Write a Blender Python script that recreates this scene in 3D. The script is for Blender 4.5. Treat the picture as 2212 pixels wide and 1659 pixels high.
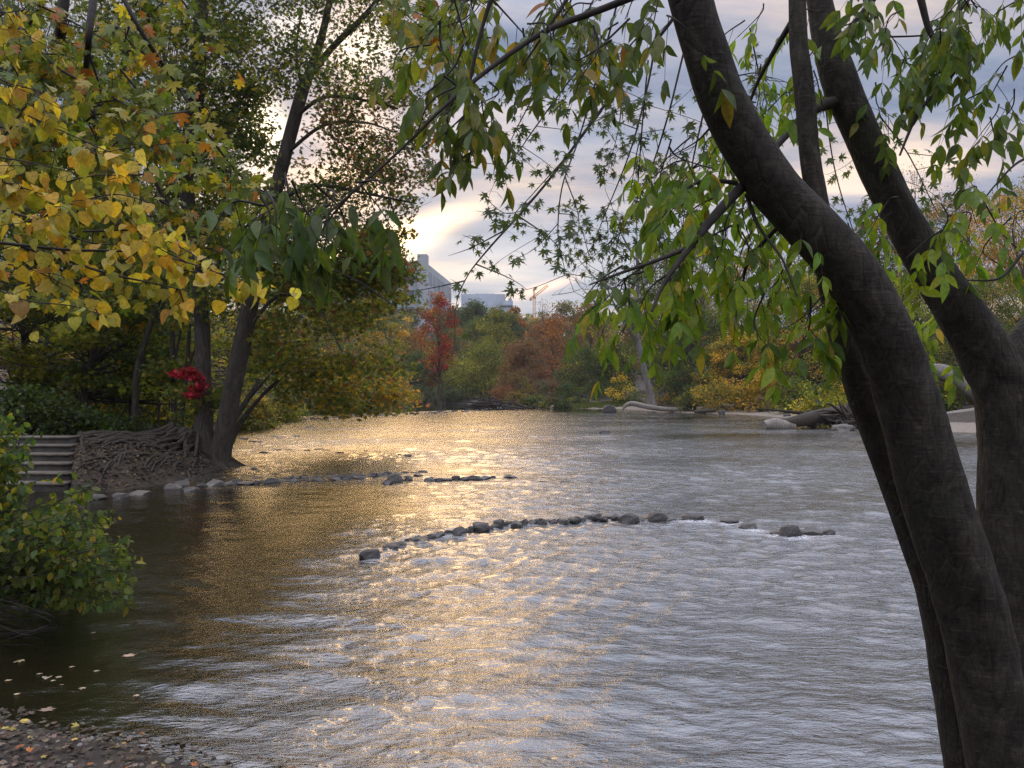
import bpy, math, random
import numpy as np
from math import radians, sin, cos, pi, atan

random.seed(7)
rng = np.random.default_rng(11)
for o in list(bpy.data.objects):
    bpy.data.objects.remove(o)
C = bpy.context.scene.collection
sc = bpy.context.scene

# ------------------------------------------------------------------ camera
EYE = 2.3                     # metres above the water
FPX, CX, CY = 1662.0, 1106.0, 829.5   # focal length and centre, in units of a 2212 wide picture
PITCH = atan(22.5 / FPX)
cam_d = bpy.data.cameras.new('camera')
cam = bpy.data.objects.new('camera', cam_d)
C.objects.link(cam)
cam_d.sensor_width = 36.0
cam_d.lens = 36.0 * FPX / 2212.0
cam_d.clip_start = 0.05
cam_d.clip_end = 8000
cam.location = (0, 0, EYE)
cam.rotation_euler = (pi / 2 + PITCH, 0, 0)
sc.camera = cam
sc.render.resolution_x, sc.render.resolution_y = 1024, 768
sc.view_settings.view_transform = 'Standard'
sc.view_settings.look = 'None'
sc.view_settings.exposure = 0.14
sc.view_settings.gamma = 1.0
sc.cycles.max_bounces = 6
sc.cycles.diffuse_bounces = 3
sc.cycles.glossy_bounces = 3
sc.cycles.transmission_bounces = 3
sc.cycles.volume_bounces = 0
sc.cycles.use_denoising = True
sc.cycles.denoising_prefilter = 'NONE'
sc.cycles.sample_clamp_indirect = 2.5
sc.cycles.blur_glossy = 0.5


def P(u, v, d):
    """world point seen at (u, v) of a 2212 x 1659 picture, d metres in front"""
    a = (u - CX) / FPX
    b = -(v - CY) / FPX
    fy = cos(PITCH) - b * sin(PITCH)
    fz = sin(PITCH) + b * cos(PITCH)
    t = d / fy
    return np.array((a * t, d, EYE + fz * t))


def W(u, v, z=0.0):
    """point at height z seen at (u, v)"""
    q = P(u, v, 1.0)
    return P(u, v, (z - EYE) / (q[2] - EYE))


# ------------------------------------------------------------------ node helpers
def nn(nt, typ, **kw):
    n = nt.nodes.new(typ)
    for k, v in kw.items():
        setattr(n, k, v)
    return n


def setin(nt, sock, v):
    if isinstance(v, bpy.types.NodeSocket):
        nt.links.new(v, sock)
    elif v is not None:
        sock.default_value = v


def mth(nt, op, a, b=None, c=None, clamp=False):
    n = nn(nt, 'ShaderNodeMath', operation=op, use_clamp=clamp)
    setin(nt, n.inputs[0], a)
    if b is not None:
        setin(nt, n.inputs[1], b)
    if c is not None:
        setin(nt, n.inputs[2], c)
    return n.outputs[0]


def vdot(nt, a, vec):
    n = nn(nt, 'ShaderNodeVectorMath', operation='DOT_PRODUCT')
    setin(nt, n.inputs[0], a)
    n.inputs[1].default_value = vec
    return n.outputs['Value']


def mixc(nt, f, a, b, mode='MIX'):
    n = nn(nt, 'ShaderNodeMix', data_type='RGBA', blend_type=mode)
    setin(nt, n.inputs[0], f)
    setin(nt, n.inputs[6], a)
    setin(nt, n.inputs[7], b)
    return n.outputs[2]


def noise(nt, vec, scale, detail=4, rough=0.55, dist=0.0):
    n = nn(nt, 'ShaderNodeTexNoise')
    n.inputs['Scale'].default_value = scale
    n.inputs['Detail'].default_value = detail
    n.inputs['Roughness'].default_value = rough
    n.inputs['Distortion'].default_value = dist
    if vec is not None:
        nt.links.new(vec, n.inputs['Vector'])
    return n.outputs['Fac']


def ramp(nt, f, stops):
    n = nn(nt, 'ShaderNodeValToRGB')
    el = n.color_ramp.elements
    while len(el) < len(stops):
        el.new(0.5)
    for e, (p, c) in zip(el, stops):
        e.position = p
        e.color = (*c, 1) if len(c) == 3 else c
    setin(nt, n.inputs[0], f)
    return n.outputs[0]


def mapping(nt, vec, scale=(1, 1, 1), rot=(0, 0, 0), loc=(0, 0, 0)):
    n = nn(nt, 'ShaderNodeMapping')
    n.inputs['Scale'].default_value = scale
    n.inputs['Rotation'].default_value = rot
    n.inputs['Location'].default_value = loc
    nt.links.new(vec, n.inputs['Vector'])
    return n.outputs[0]


# ------------------------------------------------------------------ sky
def direction(u, v):
    q = P(u, v, 1.0) - np.array((0, 0, EYE))
    return q / np.linalg.norm(q)


SUN_DIR = direction(745, 330)
SUN_EL = math.asin(SUN_DIR[2])
SUN_AZ = math.atan2(SUN_DIR[0], SUN_DIR[1])
world = bpy.data.worlds.new('World')
sc.world = world
world.use_nodes = True
wt = world.node_tree
wt.nodes.clear()
tc = nn(wt, 'ShaderNodeTexCoord').outputs['Generated']
sky = nn(wt, 'ShaderNodeTexSky', sky_type='NISHITA', sun_disc=False)
sky.sun_elevation = SUN_EL
sky.sun_rotation = SUN_AZ
sky_c = nn(wt, 'ShaderNodeVectorMath', operation='SCALE')
wt.links.new(sky.outputs[0], sky_c.inputs[0])
sky_c.inputs['Scale'].default_value = 0.08
sep = nn(wt, 'ShaderNodeSeparateXYZ')
wt.links.new(tc, sep.inputs[0])
X, Y, Z = sep.outputs
zz = mth(wt, 'ADD', mth(wt, 'MAXIMUM', Z, 0.0), 0.16)
cmb = nn(wt, 'ShaderNodeCombineXYZ')
wt.links.new(mth(wt, 'DIVIDE', X, zz), cmb.inputs[0])
wt.links.new(mth(wt, 'DIVIDE', Y, zz), cmb.inputs[1])
cuv = mapping(wt, cmb.outputs[0], scale=(0.62, 1.5, 1), rot=(0, 0, radians(-24)), loc=(3.1, 1.7, 0))
n1 = noise(wt, cuv, 1.15, 7, 0.56, 0.35)
n2 = noise(wt, mapping(wt, cuv, loc=(7, 3, 2)), 2.4, 6, 0.6, 0.2)
n3 = noise(wt, mapping(wt, cuv, loc=(1, 9, 5)), 0.6, 3, 0.5, 0.0)
cl = mth(wt, 'ADD', mth(wt, 'MULTIPLY', n1, 0.65), mth(wt, 'MULTIPLY', n2, 0.35))
cloud = ramp(wt, cl, [(0.39, (0.19, 0.24, 0.36)), (0.455, (0.28, 0.33, 0.45)), (0.51, (0.38, 0.40, 0.49)),
                      (0.56, (0.56, 0.50, 0.52)), (0.62, (0.80, 0.67, 0.56))])
clearm = ramp(wt, n3, [(0.47, (0, 0, 0)), (0.62, (1, 1, 1))])
blue = mixc(wt, 0.55, sky_c.outputs[0], (0.34, 0.46, 0.68, 1))
base = mixc(wt, mth(wt, 'MULTIPLY', clearm, 0.55), cloud, blue)
edge_n = mth(wt, 'MULTIPLY', mth(wt, 'SUBTRACT', n1, 0.5), 3.2)


def patch(u, v, su, sv, ang, rag=1.0):
    """soft ragged opening in the cloud, centred on a compass direction"""
    g = direction(u, v)
    right = np.cross(g, (0, 0, 1)); right /= np.linalg.norm(right)
    up = np.cross(right, g)
    a = radians(ang)
    e1 = right * cos(a) + up * sin(a)
    e2 = -right * sin(a) + up * cos(a)
    s1, s2 = su / FPX, sv / FPX
    d1 = mth(wt, 'MULTIPLY_ADD', vdot(wt, tc, tuple(e1)), 1 / s1, -float(np.dot(g, e1)) / s1)
    d2 = mth(wt, 'MULTIPLY_ADD', vdot(wt, tc, tuple(e2)), 1 / s2, -float(np.dot(g, e2)) / s2)
    r2 = mth(wt, 'ADD', mth(wt, 'MULTIPLY', d1, d1), mth(wt, 'MULTIPLY', d2, d2))
    r2 = mth(wt, 'SUBTRACT', r2, mth(wt, 'MULTIPLY', edge_n, rag))
    front = mth(wt, 'GREATER_THAN', vdot(wt, tc, tuple(g)), 0.2)
    return mth(wt, 'MULTIPLY', mth(wt, 'MINIMUM', mth(wt, 'EXPONENT', mth(wt, 'MULTIPLY', r2, -1.0)), 1.3), front)


col = base
for (u, v, su, sv, ang, rag, c, k) in [
    (640, 300, 210, 260, 0, 0.9, (1.0, 0.60, 0.28), 0.30),
    (770, 300, 72, 330, 0, 0.3, (1.0, 0.58, 0.20), 0.75),
    (915, 492, 110, 24, 22, 1.0, (1.0, 0.62, 0.22), 2.6),
    (800, 105, 80, 40, 12, 1.4, (1.0, 0.88, 0.66), 1.3),
    (640, 60, 60, 40, 8, 1.4, (1.0, 0.84, 0.62), 0.6),
    (560, 285, 36, 60, 0, 0.6, (1.0, 0.80, 0.48), 3.0),
    (740, 575, 90, 34, 10, 0.9, (1.0, 0.70, 0.30), 3.2),
    (850, 520, 70, 30, 10, 0.9, (1.0, 0.74, 0.36), 2.2),
    (1175, 622, 70, 10, 17, 0.6, (1.0, 0.50, 0.18), 0.9),
    (1080, 640, 80, 10, 14, 0.8, (1.0, 0.62, 0.36), 0.30),
    (1900, 380, 200, 50, 10, 1.2, (1.0, 0.70, 0.50), 0.20),
    (1250, 200, 250, 60, 15, 1.4, (1.0, 0.76, 0.62), 0.16),
]:
    m = mth(wt, 'MULTIPLY', patch(u, v, su, sv, ang, rag), k)
    vm = nn(wt, 'ShaderNodeVectorMath', operation='SCALE')
    vm.inputs[0].default_value = c
    wt.links.new(m, vm.inputs['Scale'])
    col = mixc(wt, 1.0, col, vm.outputs[0], 'ADD')
# unseen upper sky boosted to light foliage and water, duller away from the sunset
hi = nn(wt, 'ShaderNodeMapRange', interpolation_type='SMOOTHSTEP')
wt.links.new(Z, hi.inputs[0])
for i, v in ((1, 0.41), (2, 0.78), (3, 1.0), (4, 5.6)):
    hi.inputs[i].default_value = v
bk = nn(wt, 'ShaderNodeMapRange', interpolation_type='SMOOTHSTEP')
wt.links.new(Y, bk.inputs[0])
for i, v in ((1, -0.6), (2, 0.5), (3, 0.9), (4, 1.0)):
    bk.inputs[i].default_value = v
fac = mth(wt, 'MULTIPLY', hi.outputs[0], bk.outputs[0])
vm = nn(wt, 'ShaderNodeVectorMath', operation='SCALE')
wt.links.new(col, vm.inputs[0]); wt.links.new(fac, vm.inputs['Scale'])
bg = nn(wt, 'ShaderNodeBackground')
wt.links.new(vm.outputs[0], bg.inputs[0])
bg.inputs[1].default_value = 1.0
wo = nn(wt, 'ShaderNodeOutputWorld')
wt.links.new(bg.outputs[0], wo.inputs[0])
world.cycles.sampling_method = 'MANUAL'
world.cycles.sample_map_resolution = 1024

# low sun veiled by cloud
sl = bpy.data.lights.new('sun', 'SUN')
sl.energy = 0.85
sl.angle = radians(26)
sl.color = (1.0, 0.60, 0.22)
so = bpy.data.objects.new('sun', sl)
C.objects.link(so)
from mathutils import Vector
so.rotation_euler = Vector(tuple(SUN_DIR)).to_track_quat('Z', 'Y').to_euler()


# ------------------------------------------------------------------ materials
def new_mat(name):
    m = bpy.data.materials.new(name)
    m.use_nodes = True
    nt = m.node_tree
    b = nt.nodes['Principled BSDF']
    return m, nt, b


def leaf_mat(name, trans=0.42, rough=0.5):
    m, nt, b = new_mat(name)
    at = nn(nt, 'ShaderNodeAttribute', attribute_name='Col').outputs['Color']
    geo = nn(nt, 'ShaderNodeTexCoord').outputs['Object']
    n = noise(nt, geo, 60.0, 3)
    c = mixc(nt, 1.0, at, ramp(nt, n, [(0.3, (0.75, 0.75, 0.75)), (0.7, (1.2, 1.2, 1.2))]), 'MULTIPLY')
    spot = ramp(nt, noise(nt, geo, 95.0, 4, 0.6), [(0.60, (0, 0, 0)), (0.70, (0.75, 0.75, 0.75))])
    c = mixc(nt, spot, c, (0.11, 0.06, 0.025, 1))
    nt.links.new(c, b.inputs['Base Color'])
    b.inputs['Roughness'].default_value = rough
    b.inputs['Specular IOR Level'].default_value = 0.35
    tr = nn(nt, 'ShaderNodeBsdfTranslucent')
    c2 = mixc(nt, 1.0, c, (1.7, 1.55, 0.7, 1), 'MULTIPLY')
    nt.links.new(c2, tr.inputs[0])
    ms = nn(nt, 'ShaderNodeMixShader')
    ms.inputs[0].default_value = trans
    nt.links.new(b.outputs[0], ms.inputs[1]); nt.links.new(tr.outputs[0], ms.inputs[2])
    nt.links.new(ms.outputs[0], nt.nodes['Material Output'].inputs[0])
    return m


def bark_mat(name, c1, c2, scale=6.0, bump=0.5, dist=0.02, patches=None):
    m, nt, b = new_mat(name)
    geo = nn(nt, 'ShaderNodeTexCoord').outputs['Object']
    st = mapping(nt, geo, scale=(1, 1, 0.22))
    n = noise(nt, st, scale * 3, 8, 0.65, 0.6)
    vor = nn(nt, 'ShaderNodeTexVoronoi', feature='DISTANCE_TO_EDGE')
    vor.inputs['Scale'].default_value = scale * 2.2
    nt.links.new(mapping(nt, geo, scale=(1, 1, 0.3)), vor.inputs['Vector'])
    big = noise(nt, geo, scale * 0.6, 4)
    c = ramp(nt, n, [(0.3, c1), (0.72, c2)])
    if patches:
        c = mixc(nt, ramp(nt, big, [(0.5, (0, 0, 0)), (0.64, (1, 1, 1))]), c, (*patches, 1))
    nt.links.new(c, b.inputs['Base Color'])
    b.inputs['Roughness'].default_value = 0.9
    b.inputs['Specular IOR Level'].default_value = 0.2
    h = mth(nt, 'ADD', n, mth(nt, 'MULTIPLY', mth(nt, 'MINIMUM', vor.outputs['Distance'], 0.25), 1.2))
    bp = nn(nt, 'ShaderNodeBump')
    bp.inputs['Strength'].default_value = bump
    bp.inputs['Distance'].default_value = dist
    nt.links.new(h, bp.inputs['Height']); nt.links.new(bp.outputs[0], b.inputs['Normal'])
    return m


def simple_mat(name, c1, c2, scale=8, rough=0.85, bump=0.3, dist=0.02, detail=6, spec=0.3):
    m, nt, b = new_mat(name)
    geo = nn(nt, 'ShaderNodeTexCoord').outputs['Object']
    n = noise(nt, geo, scale, detail, 0.6)
    nt.links.new(ramp(nt, n, [(0.3, c1), (0.7, c2)]), b.inputs['Base Color'])
    b.inputs['Roughness'].default_value = rough
    b.inputs['Specular IOR Level'].default_value = spec
    bp = nn(nt, 'ShaderNodeBump')
    bp.inputs['Strength'].default_value = bump
    bp.inputs['Distance'].default_value = dist
    nt.links.new(noise(nt, geo, scale * 2.5, 8, 0.65), bp.inputs['Height'])
    nt.links.new(bp.outputs[0], b.inputs['Normal'])
    return m


M_LEAF = leaf_mat('leaf', 0.5)
M_FAR = leaf_mat('far_leaf', 0.40, 0.8)
M_LITTER = leaf_mat('litter_leaf', 0.05, 0.7)
M_BARK, nt, b = new_mat('smooth_bark')
geo = nn(nt, 'ShaderNodeTexCoord').outputs['Object']
fine = noise(nt, mapping(nt, geo, scale=(1, 1, 0.35)), 70, 9, 0.7, 0.4)
mot = noise(nt, mapping(nt, geo, scale=(1, 1, 0.6)), 13, 7, 0.7, 0.8)
lent = noise(nt, mapping(nt, geo, scale=(0.5, 0.5, 3.2), rot=(0, radians(20), 0)), 26, 5, 0.6, 0.3)
moss = noise(nt, geo, 5, 6, 0.7, 0.3)
c = ramp(nt, mot, [(0.36, (0.026, 0.022, 0.018)), (0.52, (0.050, 0.043, 0.036)), (0.68, (0.085, 0.076, 0.064))])
c = mixc(nt, ramp(nt, lent, [(0.60, (0, 0, 0)), (0.70, (0.7, 0.7, 0.7))]), c, (0.12, 0.108, 0.09, 1))
c = mixc(nt, ramp(nt, moss, [(0.54, (0, 0, 0)), (0.68, (0.6, 0.6, 0.6))]), c, (0.045, 0.055, 0.030, 1))
c = mixc(nt, 1.0, c, ramp(nt, fine, [(0.3, (0.38, 0.38, 0.34)), (0.7, (0.95, 0.91, 0.82))]), 'MULTIPLY')
nt.links.new(c, b.inputs['Base Color'])
b.inputs['Roughness'].default_value = 0.85
b.inputs['Specular IOR Level'].default_value = 0.25
crk = nn(nt, 'ShaderNodeTexVoronoi', feature='DISTANCE_TO_EDGE')
crk.inputs['Scale'].default_value = 22
nt.links.new(mapping(nt, geo, scale=(1, 1, 0.2), rot=(0, radians(-18), 0)), crk.inputs['Vector'])
hgt = mth(nt, 'ADD', mth(nt, 'MULTIPLY', fine, 0.5), mth(nt, 'MULTIPLY', mth(nt, 'MINIMUM', crk.outputs['Distance'], 0.12), mth(nt, 'MULTIPLY', mot, 7.0)))
hgt = mth(nt, 'ADD', hgt, mth(nt, 'MULTIPLY', lent, 0.6))
bp = nn(nt, 'ShaderNodeBump')
bp.inputs['Strength'].default_value = 0.9
bp.inputs['Distance'].default_value = 0.008
nt.links.new(hgt, bp.inputs['Height']); nt.links.new(bp.outputs[0], b.inputs['Normal'])
M_BARK2 = bark_mat('rough_bark', (0.035, 0.028, 0.022), (0.10, 0.085, 0.068), 3.0, 0.9, 0.05)
M_PALE = bark_mat('pale_bark', (0.09, 0.082, 0.07), (0.23, 0.215, 0.19), 1.5, 0.5, 0.03)
M_TWIG = simple_mat('twig_bark', (0.016, 0.013, 0.011), (0.045, 0.036, 0.029), 20, 0.85, 0.3, 0.003)
M_DRIFT = bark_mat('driftwood', (0.11, 0.095, 0.08), (0.29, 0.26, 0.225), 3.0, 0.6, 0.03)
M_ROOT = bark_mat('root_bark', (0.024, 0.020, 0.015), (0.080, 0.068, 0.053), 5.0, 0.7, 0.02)


def stone_mat(name, c1, c2):
    m, nt, b = new_mat(name)
    geo = nn(nt, 'ShaderNodeTexCoord').outputs['Object']
    info = nn(nt, 'ShaderNodeObjectInfo').outputs['Random']
    n = noise(nt, geo, 7, 8, 0.65)
    c = ramp(nt, n, [(0.3, c1), (0.7, c2)])
    k = mth(nt, 'MULTIPLY_ADD', info, 0.9, 0.55)
    vm = nn(nt, 'ShaderNodeVectorMath', operation='SCALE')
    nt.links.new(c, vm.inputs[0]); nt.links.new(k, vm.inputs['Scale'])
    nt.links.new(vm.outputs[0], b.inputs['Base Color'])
    # wet below the splash line: glossier
    wpos = nn(nt, 'ShaderNodeNewGeometry').outputs['Position']
    sp = nn(nt, 'ShaderNodeSeparateXYZ'); nt.links.new(wpos, sp.inputs[0])
    wet = nn(nt, 'ShaderNodeMapRange')
    nt.links.new(sp.outputs[2], wet.inputs[0])
    for i, v in ((1, 0.03), (2, 0.12), (3, 0.22), (4, 0.8)):
        wet.inputs[i].default_value = v
    nt.links.new(wet.outputs[0], b.inputs['Roughness'])
    bp = nn(nt, 'ShaderNodeBump')
    bp.inputs['Strength'].default_value = 0.6
    bp.inputs['Distance'].default_value = 0.02
    nt.links.new(noise(nt, geo, 16, 8, 0.7), bp.inputs['Height'])
    nt.links.new(bp.outputs[0], b.inputs['Normal'])
    return m


M_STONE = stone_mat('stone', (0.028, 0.026, 0.024), (0.10, 0.092, 0.084))
M_STONEP = stone_mat('pale_stone', (0.055, 0.050, 0.043), (0.135, 0.125, 0.108))


# ------------------------------------------------------------------ mesh building
class Mesh:
    """collects batches of polygons; build() links them as one object"""
    def __init__(s):
        s.v = []; s.loops = []; s.tot = []; s.c = []; s.n = 0

    def add(s, v, faces, col=None):
        v = np.asarray(v, float).reshape(-1, 3)
        f = np.asarray(faces, dtype=np.int64)
        s.v.append(v)
        s.loops.append((f + s.n).ravel())
        s.tot.append(np.full(len(f), f.shape[1]))
        s.c.append(np.ones((len(v), 3)) * 0.5 if col is None else col)
        s.n += len(v)

    def build(s, name, mat, parent=None, smooth=False, loc=None):
        v = np.concatenate(s.v) if s.v else np.zeros((0, 3))
        if loc is not None:
            v = v - np.asarray(loc)
        lo = np.concatenate(s.loops); tt = np.concatenate(s.tot)
        me = bpy.data.meshes.new(name)
        me.vertices.add(len(v)); me.vertices.foreach_set('co', v.ravel().astype(np.float32))
        me.loops.add(len(lo)); me.loops.foreach_set('vertex_index', lo.astype(np.int32))
        me.polygons.add(len(tt))
        st = np.concatenate(([0], np.cumsum(tt)[:-1]))
        me.polygons.foreach_set('loop_start', st.astype(np.int32))
        me.polygons.foreach_set('loop_total', tt.astype(np.int32))
        if smooth:
            me.polygons.foreach_set('use_smooth', np.ones(len(tt), bool))
        me.update(calc_edges=True)
        cc = np.concatenate(s.c)
        a = me.color_attributes.new('Col', 'FLOAT_COLOR', 'POINT')
        a.data.foreach_set('color', np.hstack([cc, np.ones((len(cc), 1))]).ravel().astype(np.float32))
        me.materials.append(mat)
        o = bpy.data.objects.new(name, me)
        C.objects.link(o)
        if parent is not None:
            o.parent = parent
        elif loc is not None:
            o.location = tuple(loc)
        return o


def thing(name, label, cat, loc=(0, 0, 0), group=None):
    o = bpy.data.objects.new(name, None)
    o.empty_display_size = 0.3
    C.objects.link(o)
    o.location = tuple(loc)
    o['label'] = label; o['category'] = cat
    if group: o['group'] = group
    return o


def tag(o, label=None, cat=None, group=None, kind=None):
    if label: o['label'] = label
    if cat: o['category'] = cat
    if group: o['group'] = group
    if kind: o['kind'] = kind
    return o


def spline(pts, n):
    """Catmull-Rom through pts (any number of columns), n samples"""
    p = np.asarray(pts, float)
    if len(p) == 2:
        t = np.linspace(0, 1, n)[:, None]
        return p[0] * (1 - t) + p[1] * t
    q = np.vstack([2 * p[0] - p[1], p, 2 * p[-1] - p[-2]])
    ts = np.linspace(0, len(p) - 1 - 1e-9, n)
    i = ts.astype(int); f = (ts - i)[:, None]
    a, b, c, d = q[i], q[i + 1], q[i + 2], q[i + 3]
    return 0.5 * ((2 * b) + (c - a) * f + (2 * a - 5 * b + 4 * c - d) * f ** 2 + (3 * b - a - 3 * c + d) * f ** 3)


def tube(m, pts, radii, sides=6, n=None, rough=0.0, cap=True):
    """tapered tube along a smoothed path"""
    p4 = np.hstack([np.asarray(pts, float), np.asarray(radii, float)[:, None]])
    if n:
        p4 = spline(p4, n)
    p, r = p4[:, :3], np.maximum(p4[:, 3], 1e-4)
    k = len(p)
    t = np.gradient(p, axis=0)
    t /= np.linalg.norm(t, axis=1)[:, None] + 1e-9
    ref = np.array((0.0, 1.0, 0.0)) if abs(t[0][1]) < 0.8 else np.array((1.0, 0, 0))
    a = np.cross(t, ref); a /= np.linalg.norm(a, axis=1)[:, None] + 1e-9
    b = np.cross(t, a)
    ang = np.linspace(0, 2 * pi, sides, endpoint=False)
    rr = r[:, None] * np.ones((1, sides))
    if rough:
        s_ = np.linspace(0, k * 0.35, k)[:, None]
        for q in range(5):
            ph = rng.uniform(0, 6.28, 2); fq = rng.uniform(0.3, 1.6); ka = rng.integers(1, 6)
            rr = rr * (1 + rough * 0.5 * np.sin(ka * ang[None, :] + fq * s_ + ph[0]) * np.cos(fq * 0.7 * s_ + ph[1]))
        rr = rr * (1 + rough * 0.25 * rng.normal(0, 1, rr.shape) * 0.4)
    v = p[:, None, :] + rr[:, :, None] * (np.cos(ang)[None, :, None] * a[:, None, :] + np.sin(ang)[None, :, None] * b[:, None, :])
    i = np.arange(k - 1)[:, None] * sides
    j = np.arange(sides)[None, :]
    j2 = (j + 1) % sides
    f = np.stack([i + j, i + j2, i + sides + j2, i + sides + j], -1).reshape(-1, 4)
    m.add(v.reshape(-1, 3), f)
    if cap:
        n0 = len(v.reshape(-1, 3))
        e = np.vstack([v[-1], p[-1] + t[-1] * r[-1] * 0.3])
        m.add(e, [[q, (q + 1) % sides, sides] for q in range(sides)])
        e = np.vstack([v[0], p[0]])
        m.add(e, [[(q + 1) % sides, q, sides] for q in range(sides)])


def _fold(outline, fold=0.12, droop=0.15):
    """leaf outline (half, base to tip) mirrored about the midrib"""
    h = np.array(outline, float)
    n = len(h)
    mid = [(0, y, -droop * y * y) for _, y in h]
    R = [(x, y, fold * x * 2 - droop * y * y) for x, y in h]
    L = [(-x, y, fold * x * 2 - droop * y * y) for x, y in h]
    v = np.array(mid + R + L)
    f = []
    for i in range(n - 1):
        f.append((i, n + i, n + i + 1, i + 1))
        f.append((i + 1, 2 * n + i + 1, 2 * n + i, i))
    return v, np.array(f)


def _fan(outline, cup=0.1):
    o = np.array(outline, float)
    n = len(o)
    v = np.vstack([(0, 0.22, 0.0), np.column_stack([o, -cup * (o[:, 0] ** 2 + (o[:, 1] - .3) ** 2)])])
    f = [(0, 1 + i, 1 + (i + 1) % n) for i in range(n)]
    return v, np.array(f)


def _maple(deep, tooth):
    """five pointed lobes; deep = how far the sinuses cut in"""
    lob = [(-150, .42), (-95, .62), (-48, .80), (0, 1.0), (48, .80), (95, .62), (150, .42)]
    lob = lob[1:-1]
    pts = [(0.03, -0.02)]
    for k, (a, r) in enumerate(lob[::-1]):
        a = radians(a)
        d = lambda an, rr: (sin(an) * rr, 0.22 + cos(an) * rr * 0.8)
        pts += [d(a + 0.28, r * deep * 0.95), d(a + 0.20, r * tooth), d(a + 0.09, r * (tooth - .1)), d(a, r), d(a - 0.09, r * (tooth - .1)), d(a - 0.20, r * tooth), d(a - 0.28, r * deep * 0.95)]
        if k < len(lob) - 1:
            pts.append(d(a - 0.42, r * deep * 0.6))
    pts.append((-0.03, -0.02))
    return _fan(pts)


def _maple_small(deep):
    lob = [(95, .62), (48, .82), (0, 1.0), (-48, .82), (-95, .62)]
    v = [(0, 0.2, 0)]
    pts = [(0.12, 0.0)]
    for k, (a, r) in enumerate(lob):
        a = radians(a)
        pts.append((sin(a) * r, 0.2 + cos(a) * r * 0.8))
        if k < 4:
            a2 = a - radians(24)
            pts.append((sin(a2) * r * deep, 0.2 + cos(a2) * r * deep * 0.8))
    pts.append((-0.12, 0.0))
    v += [(x, y, -0.15 * (x * x + y * y)) for x, y in pts]
    f = [(0, 1 + 2 * i, 2 + 2 * i, 3 + 2 * i) for i in range(5)]
    return np.array(v), np.array(f)


T = {
    'quad': (np.array([(0, 0, 0), (.38, .5, .08), (0, 1, -.1), (-.38, .5, .08)]), np.array([(0, 1, 2, 3)])),
    'oval': _fold([(0.0, 0), (.27, .3), (.28, .6), (0.0, 1)], 0.15, 0.15),
    'lance': _fold([(0.01, 0), (.09, .12), (.165, .3), (.18, .48), (.135, .68), (.055, .87), (0.0, 1)], 0.22, 0.18),
    'heart': _fold([(0.02, 0.06), (.25, -.03), (.44, .12), (.48, .36), (.36, .62), (.16, .83), (0.0, 1)], 0.10, 0.22),
    'maple': _maple(0.62, 0.80),
    'silver': _maple(0.42, 0.66),
    'star': _maple_small(0.5),
}


def frames(n, droop=0.6, spread=1.0, tilt=0.6):
    """random leaf frames: y = leaf length direction, z = its normal"""
    y = rng.normal(0, 1, (n, 3)) * (spread, spread, spread * 0.6)
    y[:, 2] -= droop
    y /= np.linalg.norm(y, axis=1)[:, None]
    up = rng.normal(0, tilt, (n, 3)); up[:, 2] += 1.0
    x = np.cross(y, up); x /= np.linalg.norm(x, axis=1)[:, None] + 1e-9
    z = np.cross(x, y)
    return np.stack([x, y, z], 2)      # columns are the axes


def leaves(m, tpl, pos, size, col, R=None, **kw):
    v, f = T[tpl]
    n = len(pos)
    if n == 0: return
    if R is None:
        R = frames(n, **kw)
    size = np.broadcast_to(size, (n,))
    vv = np.einsum('kj,nij->nki', v, R) * size[:, None, None] + pos[:, None, :]
    ff = f[None] + (np.arange(n) * len(v))[:, None, None]
    m.add(vv.reshape(-1, 3), ff.reshape(-1, f.shape[1]), np.repeat(col, len(v), axis=0))


GREEN = (0.070, 0.115, 0.022)
DGREEN = (0.042, 0.070, 0.022)
OLIVE = (0.150, 0.150, 0.028)
YGREEN = (0.24, 0.25, 0.028)
YELLOW = (0.50, 0.37, 0.035)
GOLD = (0.42, 0.26, 0.03)
ORANGE = (0.36, 0.13, 0.025)
RUST = (0.20, 0.085, 0.035)
BROWN = (0.13, 0.080, 0.040)
RED = (0.26, 0.028, 0.026)
CRIMSON = (0.50, 0.02, 0.06)
GREYG = (0.085, 0.105, 0.060)


def pick(n, pal, jit=0.18):
    """n leaf colours from a palette [(rgb, weight), ...]"""
    c = np.array([p[0] for p in pal]); w = np.array([p[1] for p in pal], float); w /= w.sum()
    k = rng.choice(len(pal), n, p=w)
    out = c[k] * (1 + rng.normal(0, jit, (n, 1))) * (1 + rng.normal(0, 0.06, (n, 3)))
    return np.clip(out, 0.004, 0.9)


# ------------------------------------------------------------------ river outline and terrain
RIV = np.array([(-3.9, 5.6), (-2.3, 5.0), (-1.4, 4.65), (0.2, 3.9), (2.2, 3.4), (5, 4.2), (12, 12), (24, 30), (34, 42),
                (32, 45.5), (27, 46.5), (24.5, 51), (24.5, 60), (27, 75), (26, 90), (22.5, 93), (19, 110), (17, 122), (10, 127), (0, 124),
                (-4.5, 118), (-8, 124), (-7, 150), (-11, 185), (-22, 200), (-40, 204), (-55, 195), (-50, 150), (-36, 112),
                (-25, 78), (-19, 55), (-15.3, 40), (-12.5, 30), (-10.3, 26.2), (-9.0, 25.2), (-8.9, 22), (-8.7, 19.8), (-9.7, 17.6),
                (-11, 16.8), (-11.5, 13), (-9, 10.5), (-6.3, 8.9), (-5.2, 7.4)])


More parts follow.
